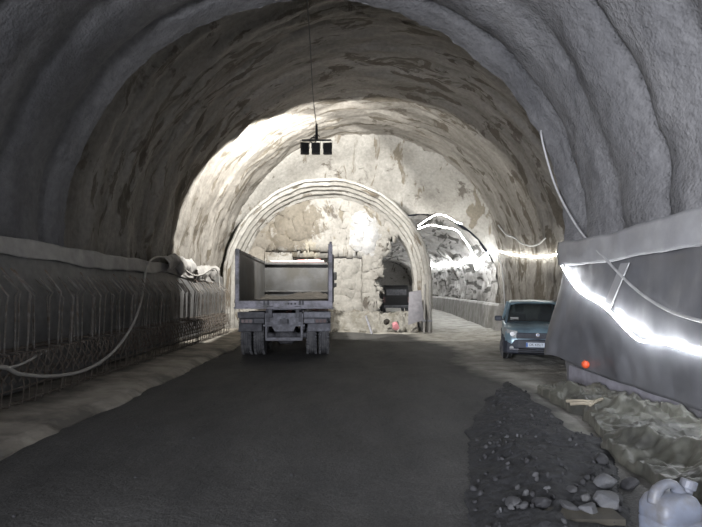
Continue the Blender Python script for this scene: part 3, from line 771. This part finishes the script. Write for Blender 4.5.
for dx, yaw, lab, e, size, tilt in ((-0.36, 0.52, 'black floodlight hanging from bar, leftmost of the three', 3300, 132, -20), (-0.02, 0.1, 'black floodlight hanging from bar, middle of the three', 1050, 114, -2), (0.34, -0.35, 'black floodlight hanging from bar, rightmost of the three', 1000, 124, -12)):
    o, ld = flood(dx, yaw * 0.4); ld.energy = e; ld.spot_size = math.radians(size); lo_ = o.children[-1] if o.children[-1].type == 'LIGHT' else [c for c in o.children if c.type == 'LIGHT'][0]; lo_.rotation_euler = (math.radians(90 + tilt), 0, yaw * 0.6); tag(o, lab, 'floodlight', 'hanging floodlights')
hg = empty('hanging_bar', FX)
mb = MB(); mb.box((0, 0.02, 0.0), (0.92, 0.05, 0.05)); mb.build('bar', M['black_metal'], hg, bevel=0.008)
mb = MB(); mb.tube([(0, 0.02, 0.0), (0.0, 0.02, 0.5)], [0.05, 0.035], 8); mb.tube([(-0.1, 0.02, 0.1), (0, 0.02, 0.22), (0.1, 0.02, 0.1)], 0.015, 6); mb.build('pole', M['black_metal'], hg)
mb = MB(); r_ = [(-0.1 + 0.09 * math.cos(a), -0.03, -0.02 + 0.09 * math.sin(a)) for a in [k * PI / 8 for k in range(17)]]; mb.tube(r_, 0.022, 6); mb.build('cable_coil', M['cable_dark'], hg)
tag(hg, 'black steel bar hanging from a cable and holding three floodlights', 'hanger')
mb = MB(); top = PY(307.5, 2, 11.4)
mb.tube([FX + Vector((0, 0.02, 0.45)), PY(313, 95, 15.1), PY(310, 40, 12.9), top, PY(307, -18, 10.7)], 0.014, 5, smooth=4)
tag(mb.build('hanging_cable', M['cable_dark']), 'thin dark cable running up from floodlight bar to the vault', 'cable')

# ------------------------------------------------------------------ light ropes
def rope(name, pts, r, mat, label, **k):
    mb = MB(); mb.tube(pts, r, 6, smooth=4); o = mb.build(name, mat, smooth=True); tag(o, label, 'light rope', 'light ropes on the right side'); return o
near_pts = [PX(562, 266, 3.90), PX(571, 281, 3.86), PX(582, 293, 3.84), PX(601, 304, 3.80), PX(612, 314, 3.80), PX(628, 331, 3.80), PX(641, 341, 3.80), PX(660, 342, 3.80), PX(702, 353, 3.82)]
last = near_pts[-1]
near_pts += [Vector((3.82, last.y - 1, last.z + 0.05)), Vector((3.82, last.y - 2.5, last.z + 0.4)), Vector((3.8, 1.5, 1.5)), Vector((3.8, -1, 1.6)), Vector((3.8, -4, 1.3)), Vector((3.8, -7, 1.5))]
rope('light_rope', near_pts, 0.015, M['led_near'], 'glowing white light rope drooping across the dark grey wall sheet')
def chw(y, z, off=0.12):
    """point on the chamber's right wall at height z"""
    cx, zc, R = CHAM
    return Vector((cx + (math.sqrt(R * R - (z - zc) ** 2) if z > zc else R) - off, y, z))
pts = []
for px, py, Y in ((562, 251, 16.1), (548, 255, 16.9), (530, 257, 18.2), (512, 256, 20.0), (500, 254, 21.6), (490, 251, 23.0)):
    s = F / Y; pts.append(chw(Y, CH + (HY - py) / s, 0.14))
rope('light_rope', pts, 0.028, M['led'], 'glowing light rope along the pale wall above the parked car')
pts = [PY(490, 251, 23.6), PY(482, 258, 23.8), PY(476, 264, 24.6)]
for px, py, Y in ((468, 262, 27), (460, 262, 30), (452, 266, 34), (446, 264, 38), (440, 266, 43), (434, 266, 50), (429, 272, 58)):
    s = F / Y; z = CH + (HY - py) / s; cx, zc, R = br(Y); pts.append(Vector((cx + math.sqrt(max(0, R * R - max(0, z - zc) ** 2)) - 0.22, Y, z)))
rope('light_rope', pts, 0.045, M['led_near'], 'glowing light rope running deep into the side tunnel')
pts = [PY(a, b, y) for a, b, y in ((418, 226, 23.35), (428, 219, 23.3), (438, 214.5, 23.3), (448, 217, 23.3), (456, 222, 23.35), (462, 224, 23.4))]
rope('light_rope', pts, 0.022, M['led'], 'upper glowing light rope arching over the side tunnel mouth')
pts = [PY(a, b, y) for a, b, y in ((418, 229, 23.4), (430, 225, 23.35), (442, 227, 23.3), (456, 230, 23.3), (463, 238, 23.35), (470, 248, 23.4), (474, 258, 23.5), (476, 270, 23.6), (482, 262, 23.6), (490, 251, 23.3))]
rope('light_rope', pts, 0.026, M['led'], 'lower glowing light rope following the rim of side tunnel mouth')
# ------------------------------------------------------------------ cables and hoses
def cable(name, pts, r, mat, label, cat='cable', n=6):
    mb = MB(); mb.tube(pts, r, n, smooth=6); return tag(mb.build(name, mat, smooth=True), label, cat)
cable('hose', [Vector((-4.45, 2.2, 0.5)), Vector((-4.42, 4.2, 0.62)), PX(-12, 369, -4.42), PX(20, 374, -4.42), PX(52, 376, -4.42), PX(85, 370, -4.4), PX(112, 353, -4.42), PX(131, 328, -4.5), PX(140, 305, -4.7), PX(144, 282, -4.95), PX(148, 264, -5.1), PX(157, 257, -5.15), PX(168, 259, -5.15), PX(180, 266, -5.1), PX(193, 275, -5.05), PX(203, 274, -5.0), PX(213, 268, -5.0), PX(218, 273, -4.95), PX(220, 290, -4.9), PX(222, 312, -4.85)], 0.028, M['hose'], 'pale grey hose looping down from left wall over the rebar cage', 'hose')
cable('hose', [Vector((-4.48, 2.4, 0.7)), Vector((-4.48, 4.4, 0.72)), PX(-12, 368.5, -4.48), PX(12, 367, -4.48), PX(28, 361, -4.5), PX(42, 353, -4.6), PX(60, 345, -4.75)], 0.018, M['hose'], 'thin pale hose lying above the long hose at left edge', 'hose')
cable('cable', [Vector((3.75, 10.35, 4.95)), PX(541, 132, 3.5), PX(545, 152, 3.58), PX(557, 190, 3.75), PX(578, 228, 3.86), PX(597, 250, 3.86), PX(614, 268, 3.82), PX(632, 286, 3.78), PX(650, 300, 3.76), PX(670, 311, 3.76), PX(690, 318, 3.76), PX(715, 325, 3.78)], 0.02, M['cable_pale'], 'pale cable sagging down the right wall over the sheeting')
pts = []
for px, py, Y in ((485, 225, 22.2), (492, 234, 21.6), (505, 238, 20.6), (515, 243, 20.0), (528, 246, 19.0), (540, 244, 18.2), (550, 238, 17.5)):
    s = F / Y; pts.append(chw(Y, CH + (HY - py) / s, 0.13))
cable('cable', pts, 0.028, M['cable_pale'], 'pale cable sagging above the light rope on the far right wall')
cable('cable', [PY(497, 252, 22.6), PY(502, 268, 22.7), PY(504, 290, 22.7), PY(505, 318, 22.7)], 0.025, M['cable_pale'], 'pale vertical cable hanging at the right side of side tunnel mouth')
for dx, lab in ((0, 'tall grey pipe standing against right foot of the arch, outer one'), (-0.22, 'tall grey pipe standing against right foot of the arch, inner one')):
    mb = MB(); a = PY(429.5, 333, 21.55); mb.tube([(a.x + dx, a.y, 0), (a.x + dx + 0.03, a.y, 2.2 + dx)], 0.04, 8)
    q = tag(mb.build('pipe', M['hose']), lab, 'pipe')
    mb = MB(); mb.box((a.x + dx, a.y, 0.5), (0.16, 0.12, 0.07)); mb.build('clamp', M['chassis_light'], q)

# ------------------------------------------------------------------ wall sheets
def sheet(name, gx, n, m, fun, mat, label, cat, solid=0.004):
    mb = MB()
    for j in range(m + 1):
        for i in range(n + 1): mb.v.append(tuple(fun(i / n, j / m)))
    for j in range(m):
        for i in range(n): a = j * (n + 1) + i; mb.f.append((a, a + 1, a + n + 2, a + n + 1))
    o = mb.build(name, mat, smooth=True, fix=False, solid=solid); return tag(o, label, cat)
def edge_end(z):
    """y and x of the far edge of the right sheet"""
    t = smooth01((2.3 - z) / 1.8)
    return 9.95 + 0.1 * t, 3.99 - 0.30 * t
def rightsheet(a, b):
    z = 2.30 + (0.40 - 2.30) * b
    ye, xe = edge_end(z)
    y = 1.0 + (ye - 1.0) * a
    w = smooth01((y - 8.3) / 1.7)
    x = 3.92 + (xe - 3.92) * w
    x -= 0.05 * smooth01((y - 1) / 2) * math.sin(PI * b) * (1 - w) + 0.0
    x += 0.035 * fn(y, z * 0.3, 110, 0.9) + 0.012 * fn(y, z, 112, 3)
    x -= 0.05 * max(0, math.sin(y * 5.2 + z * 0.8)) * w
    if y > 9.75: z -= (y - 9.75) * 0.2 * b
    zz = z + 0.17 * w * (b ** 3)
    return (x, y, zz + 0.02 * fn(y, 0, 115, 1.2) * (1 if b < 0.02 or b > 0.98 else 0))
sheet('waterproof_sheet', 0, 150, 44, rightsheet, M['membrane'], 'dark grey shiny waterproof sheet hung over the lower right wall', 'waterproof sheet')
def rightstrip(a, b):
    y = 1.0 + 8.9 * a; z = 2.63 + 0.03 * math.sin(y * 1.3) + 0.03 * fn(y, 0, 120, 0.8) + (2.2 - 2.63) * b
    x = 3.86 - 0.02 * math.sin(PI * b) + 0.03 * fn(y, z, 121, 0.9) + 0.01 * fn(y, z, 122, 4)
    return (x, y, z)
sheet('geotextile_strip', 0, 120, 8, rightstrip, M['white_mem'], 'pale translucent strip along the top of the dark sheet on right wall', 'geotextile')
# overlap seam batten
a, b = PX(626, 263, 3.835), PX(607, 309, 3.835)
mb = MB(); pts = [a, (a + b) / 2 + Vector((0.0, 0, 0)), b]
for k in range(len(pts) - 1):
    p, q = pts[k], pts[k + 1]; mb.add([p + Vector((0, -0.11, 0)), p + Vector((0, 0.11, 0)), q + Vector((0, 0.11, 0)), q + Vector((0, -0.11, 0)), p + Vector((-0.02, -0.11, 0)), p + Vector((-0.02, 0.11, 0)), q + Vector((-0.02, 0.11, 0)), q + Vector((-0.02, -0.11, 0))],
      [(0, 1, 2, 3), (7, 6, 5, 4), (0, 4, 5, 1), (1, 5, 6, 2), (2, 6, 7, 3), (3, 7, 4, 0)])
tag(mb.build('batten', M['white_mem']), 'slanting grey batten over the seam of the dark wall sheet', 'batten')
# left wall
def lx(y, z): return -5.43 + (0.0 if z < 2.5 else 4.75 - math.sqrt(4.75 ** 2 - (z - 2.5) ** 2))
def ltop(y): return 2.58 - 0.012 * (y - 6) + 0.06 * fn(y, 0, 130, 0.5) + (0.12 if y < 7.6 else 0) * smooth01((7.6 - y) / 0.5)
def leftstrip(a, b):
    y = 1.5 + 18.5 * a; zt = ltop(y); h = 0.30 + 0.12 * fn(y, 3, 131, 0.4)
    z = zt - h * b
    return (-5.19 + 0.05 * b + 0.03 * fn(y, z, 132, 1.0) + 0.012 * fn(y, z, 133, 5), y, z)
sheet('geotextile_strip', 0, 160, 8, leftstrip, M['white_mem_l'], 'pale felt strip along the top of the sheeting on left wall', 'geotextile')
def leftsheet(a, b):
    y = 1.5 + 20.0 * a; zt = ltop(y) - 0.15; z = zt + (0.2 - zt) * b
    return (-5.20 + 0.09 * smooth01(b * 2) + 0.05 * math.sin(y * 2.6 + 0.6 * z) * b + 0.03 * fn(y, z * 0.3, 140, 1.1), y, z)
sheet('waterproof_sheet', 0, 220, 16, leftsheet, M['left_mem'], 'dark grey waterproof sheet behind the rebar on left wall', 'waterproof sheet')
# torn bright flaps of felt hanging off the left wall
def flap(name, y0, y1, z0, z1, seed, label):
    def f(a, b):
        y = y0 + (y1 - y0) * a; d = 0.5 + 0.8 * fn(y, seed, 150, 1.3)
        z = z0 + 0.1 * fn(y, seed, 151, 1.5) - (z0 - z1) * b * (0.6 + 0.5 * d)
        return (-5.16 + 0.22 * math.sin(PI * b * 0.9) * (0.6 + 0.6 * fn(y, seed + 3, 152, 2)) + 0.06 * fn(y, z, 153, 4), y, z)
    sheet(name, 0, 50, 12, f, M['white_mem_l'], label, 'felt flap', 0.006)
flap('torn_felt', 14.6, 17.2, 2.75, 2.2, 1.0, 'torn pale felt flap under the hose bend, nearer one')
flap('torn_felt', 17.3, 20.2, 2.6, 2.05, 9.0, 'torn pale felt flap beside the arch foot, farther one')

# ------------------------------------------------------------------ rebar on the left
cage = empty('rebar_cage', (-4.75, 12, 0.16))
def local(p): return tuple(Vector(p) - Vector((-4.75, 12, 0.16)))
for x, z in ((-4.56, 0.22), (-4.52, 0.42), (-4.54, 0.62), (-4.58, 0.86), (-4.8, 0.9), (-5.0, 0.88)):
    mb = MB(); mb.tube([local((x + 0.02 * fn(y, z, 5, 0.8), y, z + 0.03 * fn(y, x, 8, 0.6))) for y in [2.6 + 0.6 * k for k in range(30)]], 0.011, 5); mb.build('longitudinal_bar', M['rust'], cage)
mb = MB(); mb.tube([(0, 0, 0), (0.06 - 0.04, 0, 0.0), (0.2, 0, 0.02), (0.235, 0, 0.28), (0.18, 0.0, 0.72), (-0.28, 0, 0.74)], 0.010, 5)
st0 = mb.build('stirrup', M['rust'], cage); st0.location = (0, -9.2, 0)
for k in range(1, 88):
    c = st0.copy(); COL.objects.link(c); c.parent = cage; c.location = (random.uniform(-0.02, 0.02), -9.2 + 0.195 * k + random.uniform(-0.03, 0.03), random.uniform(-0.02, 0.02)); c.rotation_euler = (random.uniform(-0.18, 0.18), 0, random.uniform(-0.1, 0.1))
mb = MB()
for k in range(84):
    y = -9.2 + 0.2 * k
    for d in (0.34, -0.34): mb.tube([(0.22, y - d / 2, 0.34), (0.235, y, 0.5), (0.2, y + d / 2, 0.70)], 0.013, 4)
mb.build('diagonal_lacing', M['rust'], cage)
tag(cage, 'long low rusty rebar cage tied along the foot of the left wall', 'rebar cage')
def bar(k):
    mb = MB(); h = random.uniform(-0.06, 0.06)
    if k < 3: pts = [(0, 0, 0), (0.01, 0.02, 0.45), (0.03, 0.0, 0.78 + h), (0.07, -0.02, 0.95 + h), (-0.16, -0.10, 1.3 + h)]
    else: pts = [(0, 0, 0), (-0.02, 0.03, 0.5), (0.0, 0.0, 0.92 + h), (0.05, 0, 1.0 + h), (-0.12, -0.08, 1.22 + h)]
    mb.tube(pts, 0.0125, 5); return mb
group = 'bent starter bars along left wall'
protos = []
nb = 0
y = 2.9
while y < 20.3:
    k = nb % 4
    if len(protos) < 4:
        o = bar(k).build('rebar', M['steel']); protos.append(o)
    else:
        o = protos[random.randrange(4)].copy(); COL.objects.link(o)
    o.location = (-4.72 + random.uniform(-0.05, 0.05) - (0.12 if nb % 2 else 0), y, 0.72 + random.uniform(-0.04, 0.04))
    o.rotation_euler = (random.uniform(-0.05, 0.05), random.uniform(-0.03, 0.03), random.uniform(-0.25, 0.1))
    tag(o, 'bent grey steel starter bar sticking up from the cage along left wall', 'rebar', group)
    y += random.uniform(0.10, 0.19); nb += 1

# ------------------------------------------------------------------ ground clutter
def stone_mesh(name, r, seed, mat, flat=0.65, sub=3):
    bm = bmesh.new(); bmesh.ops.create_icosphere(bm, subdivisions=sub, radius=1)
    rs = random.Random(seed); sc = Vector((rs.uniform(0.8, 1.3), rs.uniform(0.7, 1.1), flat * rs.uniform(0.8, 1.1)))
    pl = [(Vector((rs.gauss(0, 1), rs.gauss(0, 1), rs.gauss(0, 1))).normalized(), rs.uniform(0.6, 0.85)) for _ in range(9)]
    for v_ in bm.verts:
        p = v_.co.copy()
        for n_, d_ in pl:
            e = p.dot(n_) - d_
            if e > 0: p -= n_ * e * 0.9
        p *= 1 + 0.07 * noise.noise(p * 2.5 + Vector((seed, 0, 0)))
        v_.co = Vector((p.x * sc.x, p.y * sc.y, p.z * sc.z)) * r
    me = bpy.data.meshes.new(name); bm.to_mesh(me); bm.free(); me.materials.append(mat)
    o = bpy.data.objects.new(name, me); COL.objects.link(o); return o
def heap_z(x, y):
    """windrow of dark gravel on the right edge of the road"""
    l = 1.09 + 0.22 * (y - 4.9) if y < 6.9 else 1.53 + 0.44 * (y - 6.9)
    r = 2.25 + 0.45 * (y - 4.3) if y < 6 else max(2.78, 3.01 - 0.4 * (y - 6)) + 0.09 * max(0, y - 6.8)
    l += 0.12 * fn(0, y, 160, 1.5); r += 0.1 * fn(0, y, 165, 1.5)
    if r - l < 0.05: return 0
    t = (x - l) / (r - l)
    if t <= 0 or t >= 1: return 0
    h = math.sin(PI * t) ** 0.9 * 0.11 * smooth01((10.2 - y) / 2) 
    return h * (0.8 + 0.5 * fn(x, y, 170, 2)) + 0.02 * fn(x, y, 172, 9) * min(1, h * 20) + 0.01
mb = MB(); x0, x1, y0, y1, h = 0.6, 3.6, 1.8, 10.2, 0.035
nx, ny = int((x1 - x0) / h), int((y1 - y0) / h); idx = {}
for j in range(ny):
    for i in range(nx):
        xs = [(x0 + (i + a) * h, y0 + (j + b) * h) for a, b in ((0, 0), (1, 0), (1, 1), (0, 1))]
        hs = [heap_z(*p) for p in xs]
        if max(hs) > 0.0:
            f = []
            for p, hh, (a, b) in zip(xs, hs, ((0, 0), (1, 0), (1, 1), (0, 1))):
                k = (i + a, j + b)
                if k not in idx: idx[k] = len(mb.v); mb.v.append((p[0], p[1], z_floor(*p) + (hh if hh > 0 else -0.02)))
                f.append(idx[k])
            mb.f.append(tuple(f))
o = mb.build('gravel', M['gravel'], smooth=False, fix=False); tag(o, 'low ridge of loose dark gravel between road and plastic sheeting', 'gravel', kind='stuff')
def ground(x, y): return z_floor(x, y) + max(0, heap_z(x, y))
big = [(606, 482, 0.13, 'pale_stone', 'flat pale stone beside the loose corner of the olive sheet'),
       (585, 499, 0.065, 'pale_stone', 'small bluish pale stone behind the end of the board'),
       (570, 507, 0.085, 'stone', 'round grey stone leaning on the middle of the board'),
       (588, 509, 0.09, 'pale_stone', 'flat pale stone touching the board, in the middle of the stone row'),
       (607, 503, 0.12, 'pale_stone', 'biggest slanting grey stone next to the white jug'),
       (572, 492, 0.06, 'stone', 'grey stone behind the round one that leans on the board'),
       (513, 504, 0.09, 'stone', 'grey oval stone at the near left end of the gravel ridge'),
       (540, 506, 0.10, 'dark_stone', 'dark pointed stone standing just left of the board'),
       (524, 509, 0.06, 'stone', 'small grey stone between the oval and the dark pointed one'),
       (601, 459, 0.10, 'dark_stone', 'dark stone near the foot of the olive sheet'),
       (617, 497, 0.09, 'dark_stone', 'dark stone tucked behind the white jug'),
       (630, 480, 0.13, 'dark_stone', 'dark brown block between olive sheet and white jug'),
       (590, 473, 0.08, 'dark_stone', 'dark stone in the gravel above the pale ones')]
for k, (px, py, r, mt, lab) in enumerate(big):
    z = 0.08; s = (py - HY) / (CH - z); x, yy = (px - CX) / s, F / s
    o = stone_mesh('stone', r * 0.8, 20 + k, M[mt]); o.location = (x, yy, ground(x, yy) + r * 0.3); o.rotation_euler = (random.uniform(-.4, .4), random.uniform(-.4, .4), random.uniform(0, 6))
    tag(o, lab, 'stone')
rs = random.Random(5)
pr = [stone_mesh('pebble', 0.022, 60 + k, M[('stone', 'dark_stone', 'pale_stone', 'dark_stone')[k]], 0.6, 2) for k in range(4)]
cnt = 0
while cnt < 240:
    y = rs.uniform(2.9, 9.6); x = rs.uniform(0.9, 3.3)
    if heap_z(x, y) <= 0.02: continue
    b = pr[cnt] if cnt < 4 else pr[rs.choice((0, 1, 1, 1, 3, 3, 3, 1, 1, 3, 0, 2))].copy()
    if cnt >= 4: COL.objects.link(b)
    sc_ = rs.uniform(0.5, 1.5) * (1.25 if y < 5 else 0.9)
    b.scale = (sc_, sc_, sc_); b.location = (x, y, ground(x, y) + 0.01); b.rotation_euler = (rs.uniform(0, 6), rs.uniform(0, 6), rs.uniform(0, 6))
    tag(b, 'small loose stone lying in the dark gravel ridge', 'pebble', 'loose stones in the gravel ridge'); cnt += 1
rp = stone_mesh('pebble', 0.022, 90, M['stone'], 0.5, 2)
for k in range(70):
    b = rp if k == 0 else rp.copy()
    if k: COL.objects.link(b)
    y = rs.uniform(3.6, 13.5); x = rs.uniform(-3.2, 1.2); s_ = rs.uniform(0.4, 1.3)
    b.scale = (s_, s_, s_); b.location = (x, y, z_floor(x, y) + 0.004); b.rotation_euler = (0, 0, rs.uniform(0, 6))
    tag(b, 'tiny loose chip of stone lying on the dark road', 'pebble', 'chips on the dark road')
# board at the near edge
mb = MB(); mb.box((0, 0, 0), (0.62, 0.22, 0.05)); o = mb.build('board', M['wood'], bevel=0.006)
o.location = (1.70, 3.98, 0.05); o.rotation_euler = (0, 0.0, 0.0); tag(o, 'dusty brown board lying on the ground in front of the stone row', 'board')

# olive plastic sheet crumpled between gravel and plinth
def ridg(x, y, s, seed):
    return 1 - abs(noise.noise(Vector((x * s, y * s, seed)))) * 2.4
def tarpfun(a, b):
    y = 3.7 + 5.3 * a
    xl = 2.50 + 0.22 * (y - 4.0) - 0.05 + 0.22 * fn(y, 0, 180, 1.0)
    if y > 7.4: xl = xl + 0.0 - (y - 7.4) * 0.28
    xr = 3.93
    x = xl + (xr - xl) * b
    z = 0.08 + 0.20 * b ** 1.4 * smooth01((9.2 - y) / 2.0)
    w = math.sin(PI * min(1, b * 1.1 + 0.05)) if b < 0.9 else 0.5
    z += 0.20 * max(0, ridg(x + 0.5 * y, y * 0.6, 0.9, 3.3) - 0.3) * w * smooth01((9 - y) / 1.5 + 0.35)
    z += 0.09 * max(0, ridg(x - y * 0.5, x * .4 + y, 1.9, 7.7) - 0.2) * w
    z += 0.05 * fn(x, y, 185, 2.6) + 0.015 * fn(x, y, 186, 7) + 0.045 * max(0, ridg(x + y * 0.3, y, 4.2, 12.7) - 0.2) + 0.02 * max(0, ridg(x, y + x * 0.4, 9.5, 22.7) - 0.1)
    z = max(z, ground(x, y) + 0.02)
    if b < 0.03: z = ground(x, y) + 0.012
    return (min(x + 0.05 * fn(x, y, 188, 2), 4.0), y, z)
sheet('plastic_sheet', 0, 240, 100, tarpfun, M['tarp'], 'crumpled olive plastic sheeting spread on the ground beside the right wall', 'plastic sheet')
# pale sticks
for k, (p, q) in enumerate((((566, 401), (597, 402)), ((570, 404), (593, 404)), ((590, 405), (602, 399)))):
    mb = MB(); zz = (0.24, 0.225, 0.27)[k]
    def G(px, py, z): s = (py - HY) / (CH - z); return Vector(((px - CX) / s, F / s, z))
    a_, b_ = G(*p, zz), G(*q, zz + 0.02); mb.tube([a_, (a_ + b_) / 2 + Vector((0, 0, 0.01)), b_], 0.022, 6)
    tag(mb.build('stick', M['pale_wood']), ('long pale wooden stick lying on the sheeting, farther one', 'pale wooden stick lying just in front of the longest stick', 'short pale stick pointing up at the wall end of the sticks')[k], 'stick')
# orange cap on the sheet
p = PX(585.5, 364.5, 3.82)
oc = empty('plug', p)
mb = MB(); mb.lathe([(-0.045, 0.015), (-0.04, 0.035), (-0.025, 0.054), (0.0, 0.065), (0.03, 0.055)], (0, 0, 0), 'X', 20); mb.build('cap', M['orange'], oc)
mb = MB(); mb.tube([(0.02, 0, 0), (0.1, 0, 0)], 0.035, 10); mb.build('neck', M['orange'], oc)
oc.rotation_euler = (0, 0, math.radians(50)); tag(oc, 'round orange red plug at the bottom of the dark wall sheet', 'plug')

# white jugs
def jug(name, loc, rz, label):
    j = empty(name, loc, rz)
    mb = MB(); rings = []
    for z, sx, sy, oy in ((0, .125, .095, 0), (0.01, .14, .11, 0), (0.20, .145, .115, 0), (0.21, .138, .108, 0), (0.22, .145, .115, 0), (0.29, .142, .112, 0), (0.34, .12, .095, 0), (0.365, .085, .07, 0)):
        n = 28; rings.append([(sx * abs(math.cos(t)) ** 0.45 * (1 if math.cos(t) >= 0 else -1), oy + sy * abs(math.sin(t)) ** 0.45 * (1 if math.sin(t) >= 0 else -1), z) for t in [2 * PI * k / n for k in range(n)]])
    mb.loft(rings); mb.build('body', M['jug'], j, smooth=True)
    mb = MB(); mb.tube([(-0.115, 0, 0.31), (-0.10, 0, 0.38), (-0.05, 0, 0.415), (0.02, 0, 0.41), (0.075, 0, 0.34)], [0.036, 0.034, 0.03, 0.03, 0.036], 10, smooth=4); mb.build('handle', M['jug'], j, smooth=True)
    mb = MB(); mb.tube([(0.10, 0, 0.31), (0.125, 0, 0.38)], 0.034, 14); q = mb.build('neck', M['jug'], j)
    mb = MB(); mb.tube([(0.122, 0, 0.372), (0.142, 0, 0.425)], 0.044, 16); mb.build('screw_cap', M['jug'], q, bevel=0.006)
    mb = MB(); mb.lathe([(-0.119, 0.075), (-0.117, 0.068)], (0.0, 0.0, 0.14), 'Y', 20); mb.build('round_emboss', M['jug'], j)
    j.scale = (1.18, 1.18, 1.06)
    return tag(j, label, 'jug')
jug('jug', (2.12, 3.52, 0.02), 0.3, 'white plastic jug with carrying handle at bottom right, nearly all in view')
jug('jug', (2.58, 3.56, 0.02), -0.7, 'white plastic jug cut off by the right edge of the photo')

# rubble at the foot of the plugged bore
mb = MB()
for j in range(41):
    for i in range(101):
        x = -1.4 + 4.2 * i / 100; y = 21.9 + 1.35 * j / 40
        b = smooth01(j / 26)
        px_ = CX + x * 23.5
        top = 0.80 if px_ < 380 else 0.72
        z = -0.02 + b * (top + 0.14 * fn(x, y, 200, 1.4)) + 0.10 * abs(fn(x, y, 203, 3)) * min(1, b * 4) + 0.04 * fn(x, y, 205, 8) * min(1, b * 4)
        mb.v.append((x, y - 0.0, z))
for j in range(40):
    for i in range(100): a = j * 101 + i; mb.f.append((a, a + 1, a + 102, a + 101))
tag(mb.build('rubble_heap', M['rubble'], smooth=False, fix=False), 'pale heap of rock rubble at the foot of the plugged arch', 'rubble', kind='stuff')
rr_ = [stone_mesh('rock', 0.16, 300 + k, M['rubble'], 0.7) for k in range(4)]
for k in range(26):
    b = rr_[k] if k < 4 else rr_[k % 4].copy()
    if k >= 4: COL.objects.link(b)
    x = rs.uniform(-0.9, 2.7); y = rs.uniform(21.9, 22.7); s_ = rs.uniform(0.5, 1.5)
    zz = smooth01((y - 21.9) / 1.1) * 0.75
    b.scale = (s_,) * 3; b.location = (x, y, max(0.05, zz)); b.rotation_euler = (rs.uniform(0, 6), rs.uniform(0, 6), rs.uniform(0, 6))
    tag(b, 'pale angular rock lying on the rubble heap under the plugged arch', 'rock', 'rocks on the rubble heap')
# grey panel leaning by the arch, pink bag, slanting beam
p = [PY(409, 292, 21.9), PY(421, 290, 21.9), PY(424, 320, 21.5), (PY(408, 325, 21.5))]
mb = MB(); pts = p + [q + Vector((0.01, 0.05, 0)) for q in p]; mb.add(pts, [(0, 1, 2, 3), (7, 6, 5, 4), (0, 4, 5, 1), (1, 5, 6, 2), (2, 6, 7, 3), (3, 7, 4, 0)])
tag(mb.build('metal_panel', M['lead']), 'violet grey panel leaning inside the right foot of the arch', 'panel')
o = stone_mesh('plastic_bag', 0.19, 400, M['pink'], 0.9); o.location = PY(395.5, 326, 21.6); tag(o, 'crumpled pink plastic bag on the rubble by the broken opening', 'bag')
o = stone_mesh('plastic_bag', 0.14, 401, M['mud'], 0.9); o.location = PY(387, 322, 21.7); tag(o, 'small brown bag on the rubble to the left of the pink one', 'bag')
mb = MB(); mb.tube([PY(372, 334, 21.6), PY(366, 316, 22.2)], 0.05, 4); tag(mb.build('beam', M['chassis_light']), 'short grey beam slanting against the rubble heap', 'beam')

# ------------------------------------------------------------------ world, light, camera
sc = bpy.context.scene
w = bpy.data.worlds.new('World'); sc.world = w; w.use_nodes = True
bg = w.node_tree.nodes['Background']; bg.inputs[0].default_value = (0.75, 0.82, 1.0, 1); bg.inputs[1].default_value = 0.05
# cool fill added for daylight from behind the camera, turned to the right wall
ad = bpy.data.lights.new('cool_fill', 'AREA'); ad.shape = 'RECTANGLE'; ad.size = 3.0; ad.size_y = 3.0; ad.energy = 900; ad.color = (0.9, 0.92, 1.0); ad.spread = math.radians(95)
ao = bpy.data.objects.new('cool_fill', ad); COL.objects.link(ao); ao.location = (-4.0, -5.0, 2.6)
ao.rotation_euler = (Vector((3.3, 5.0, 4.7)) - Vector(ao.location)).to_track_quat('-Z', 'Y').to_euler()
cam = bpy.data.cameras.new('camera'); co = bpy.data.objects.new('camera', cam); COL.objects.link(co)
co.location = (0, 0, CH); co.rotation_euler = (PI / 2, 0, 0)
cam.sensor_width = 36; cam.lens = 36 * F / 702; cam.shift_y = 26.5 / 702; cam.clip_end = 200; cam.clip_start = 0.05
sc.camera = co
sc.view_settings.view_transform = 'Standard'; sc.view_settings.look = 'None'; sc.view_settings.gamma = 1; sc.view_settings.exposure = 0
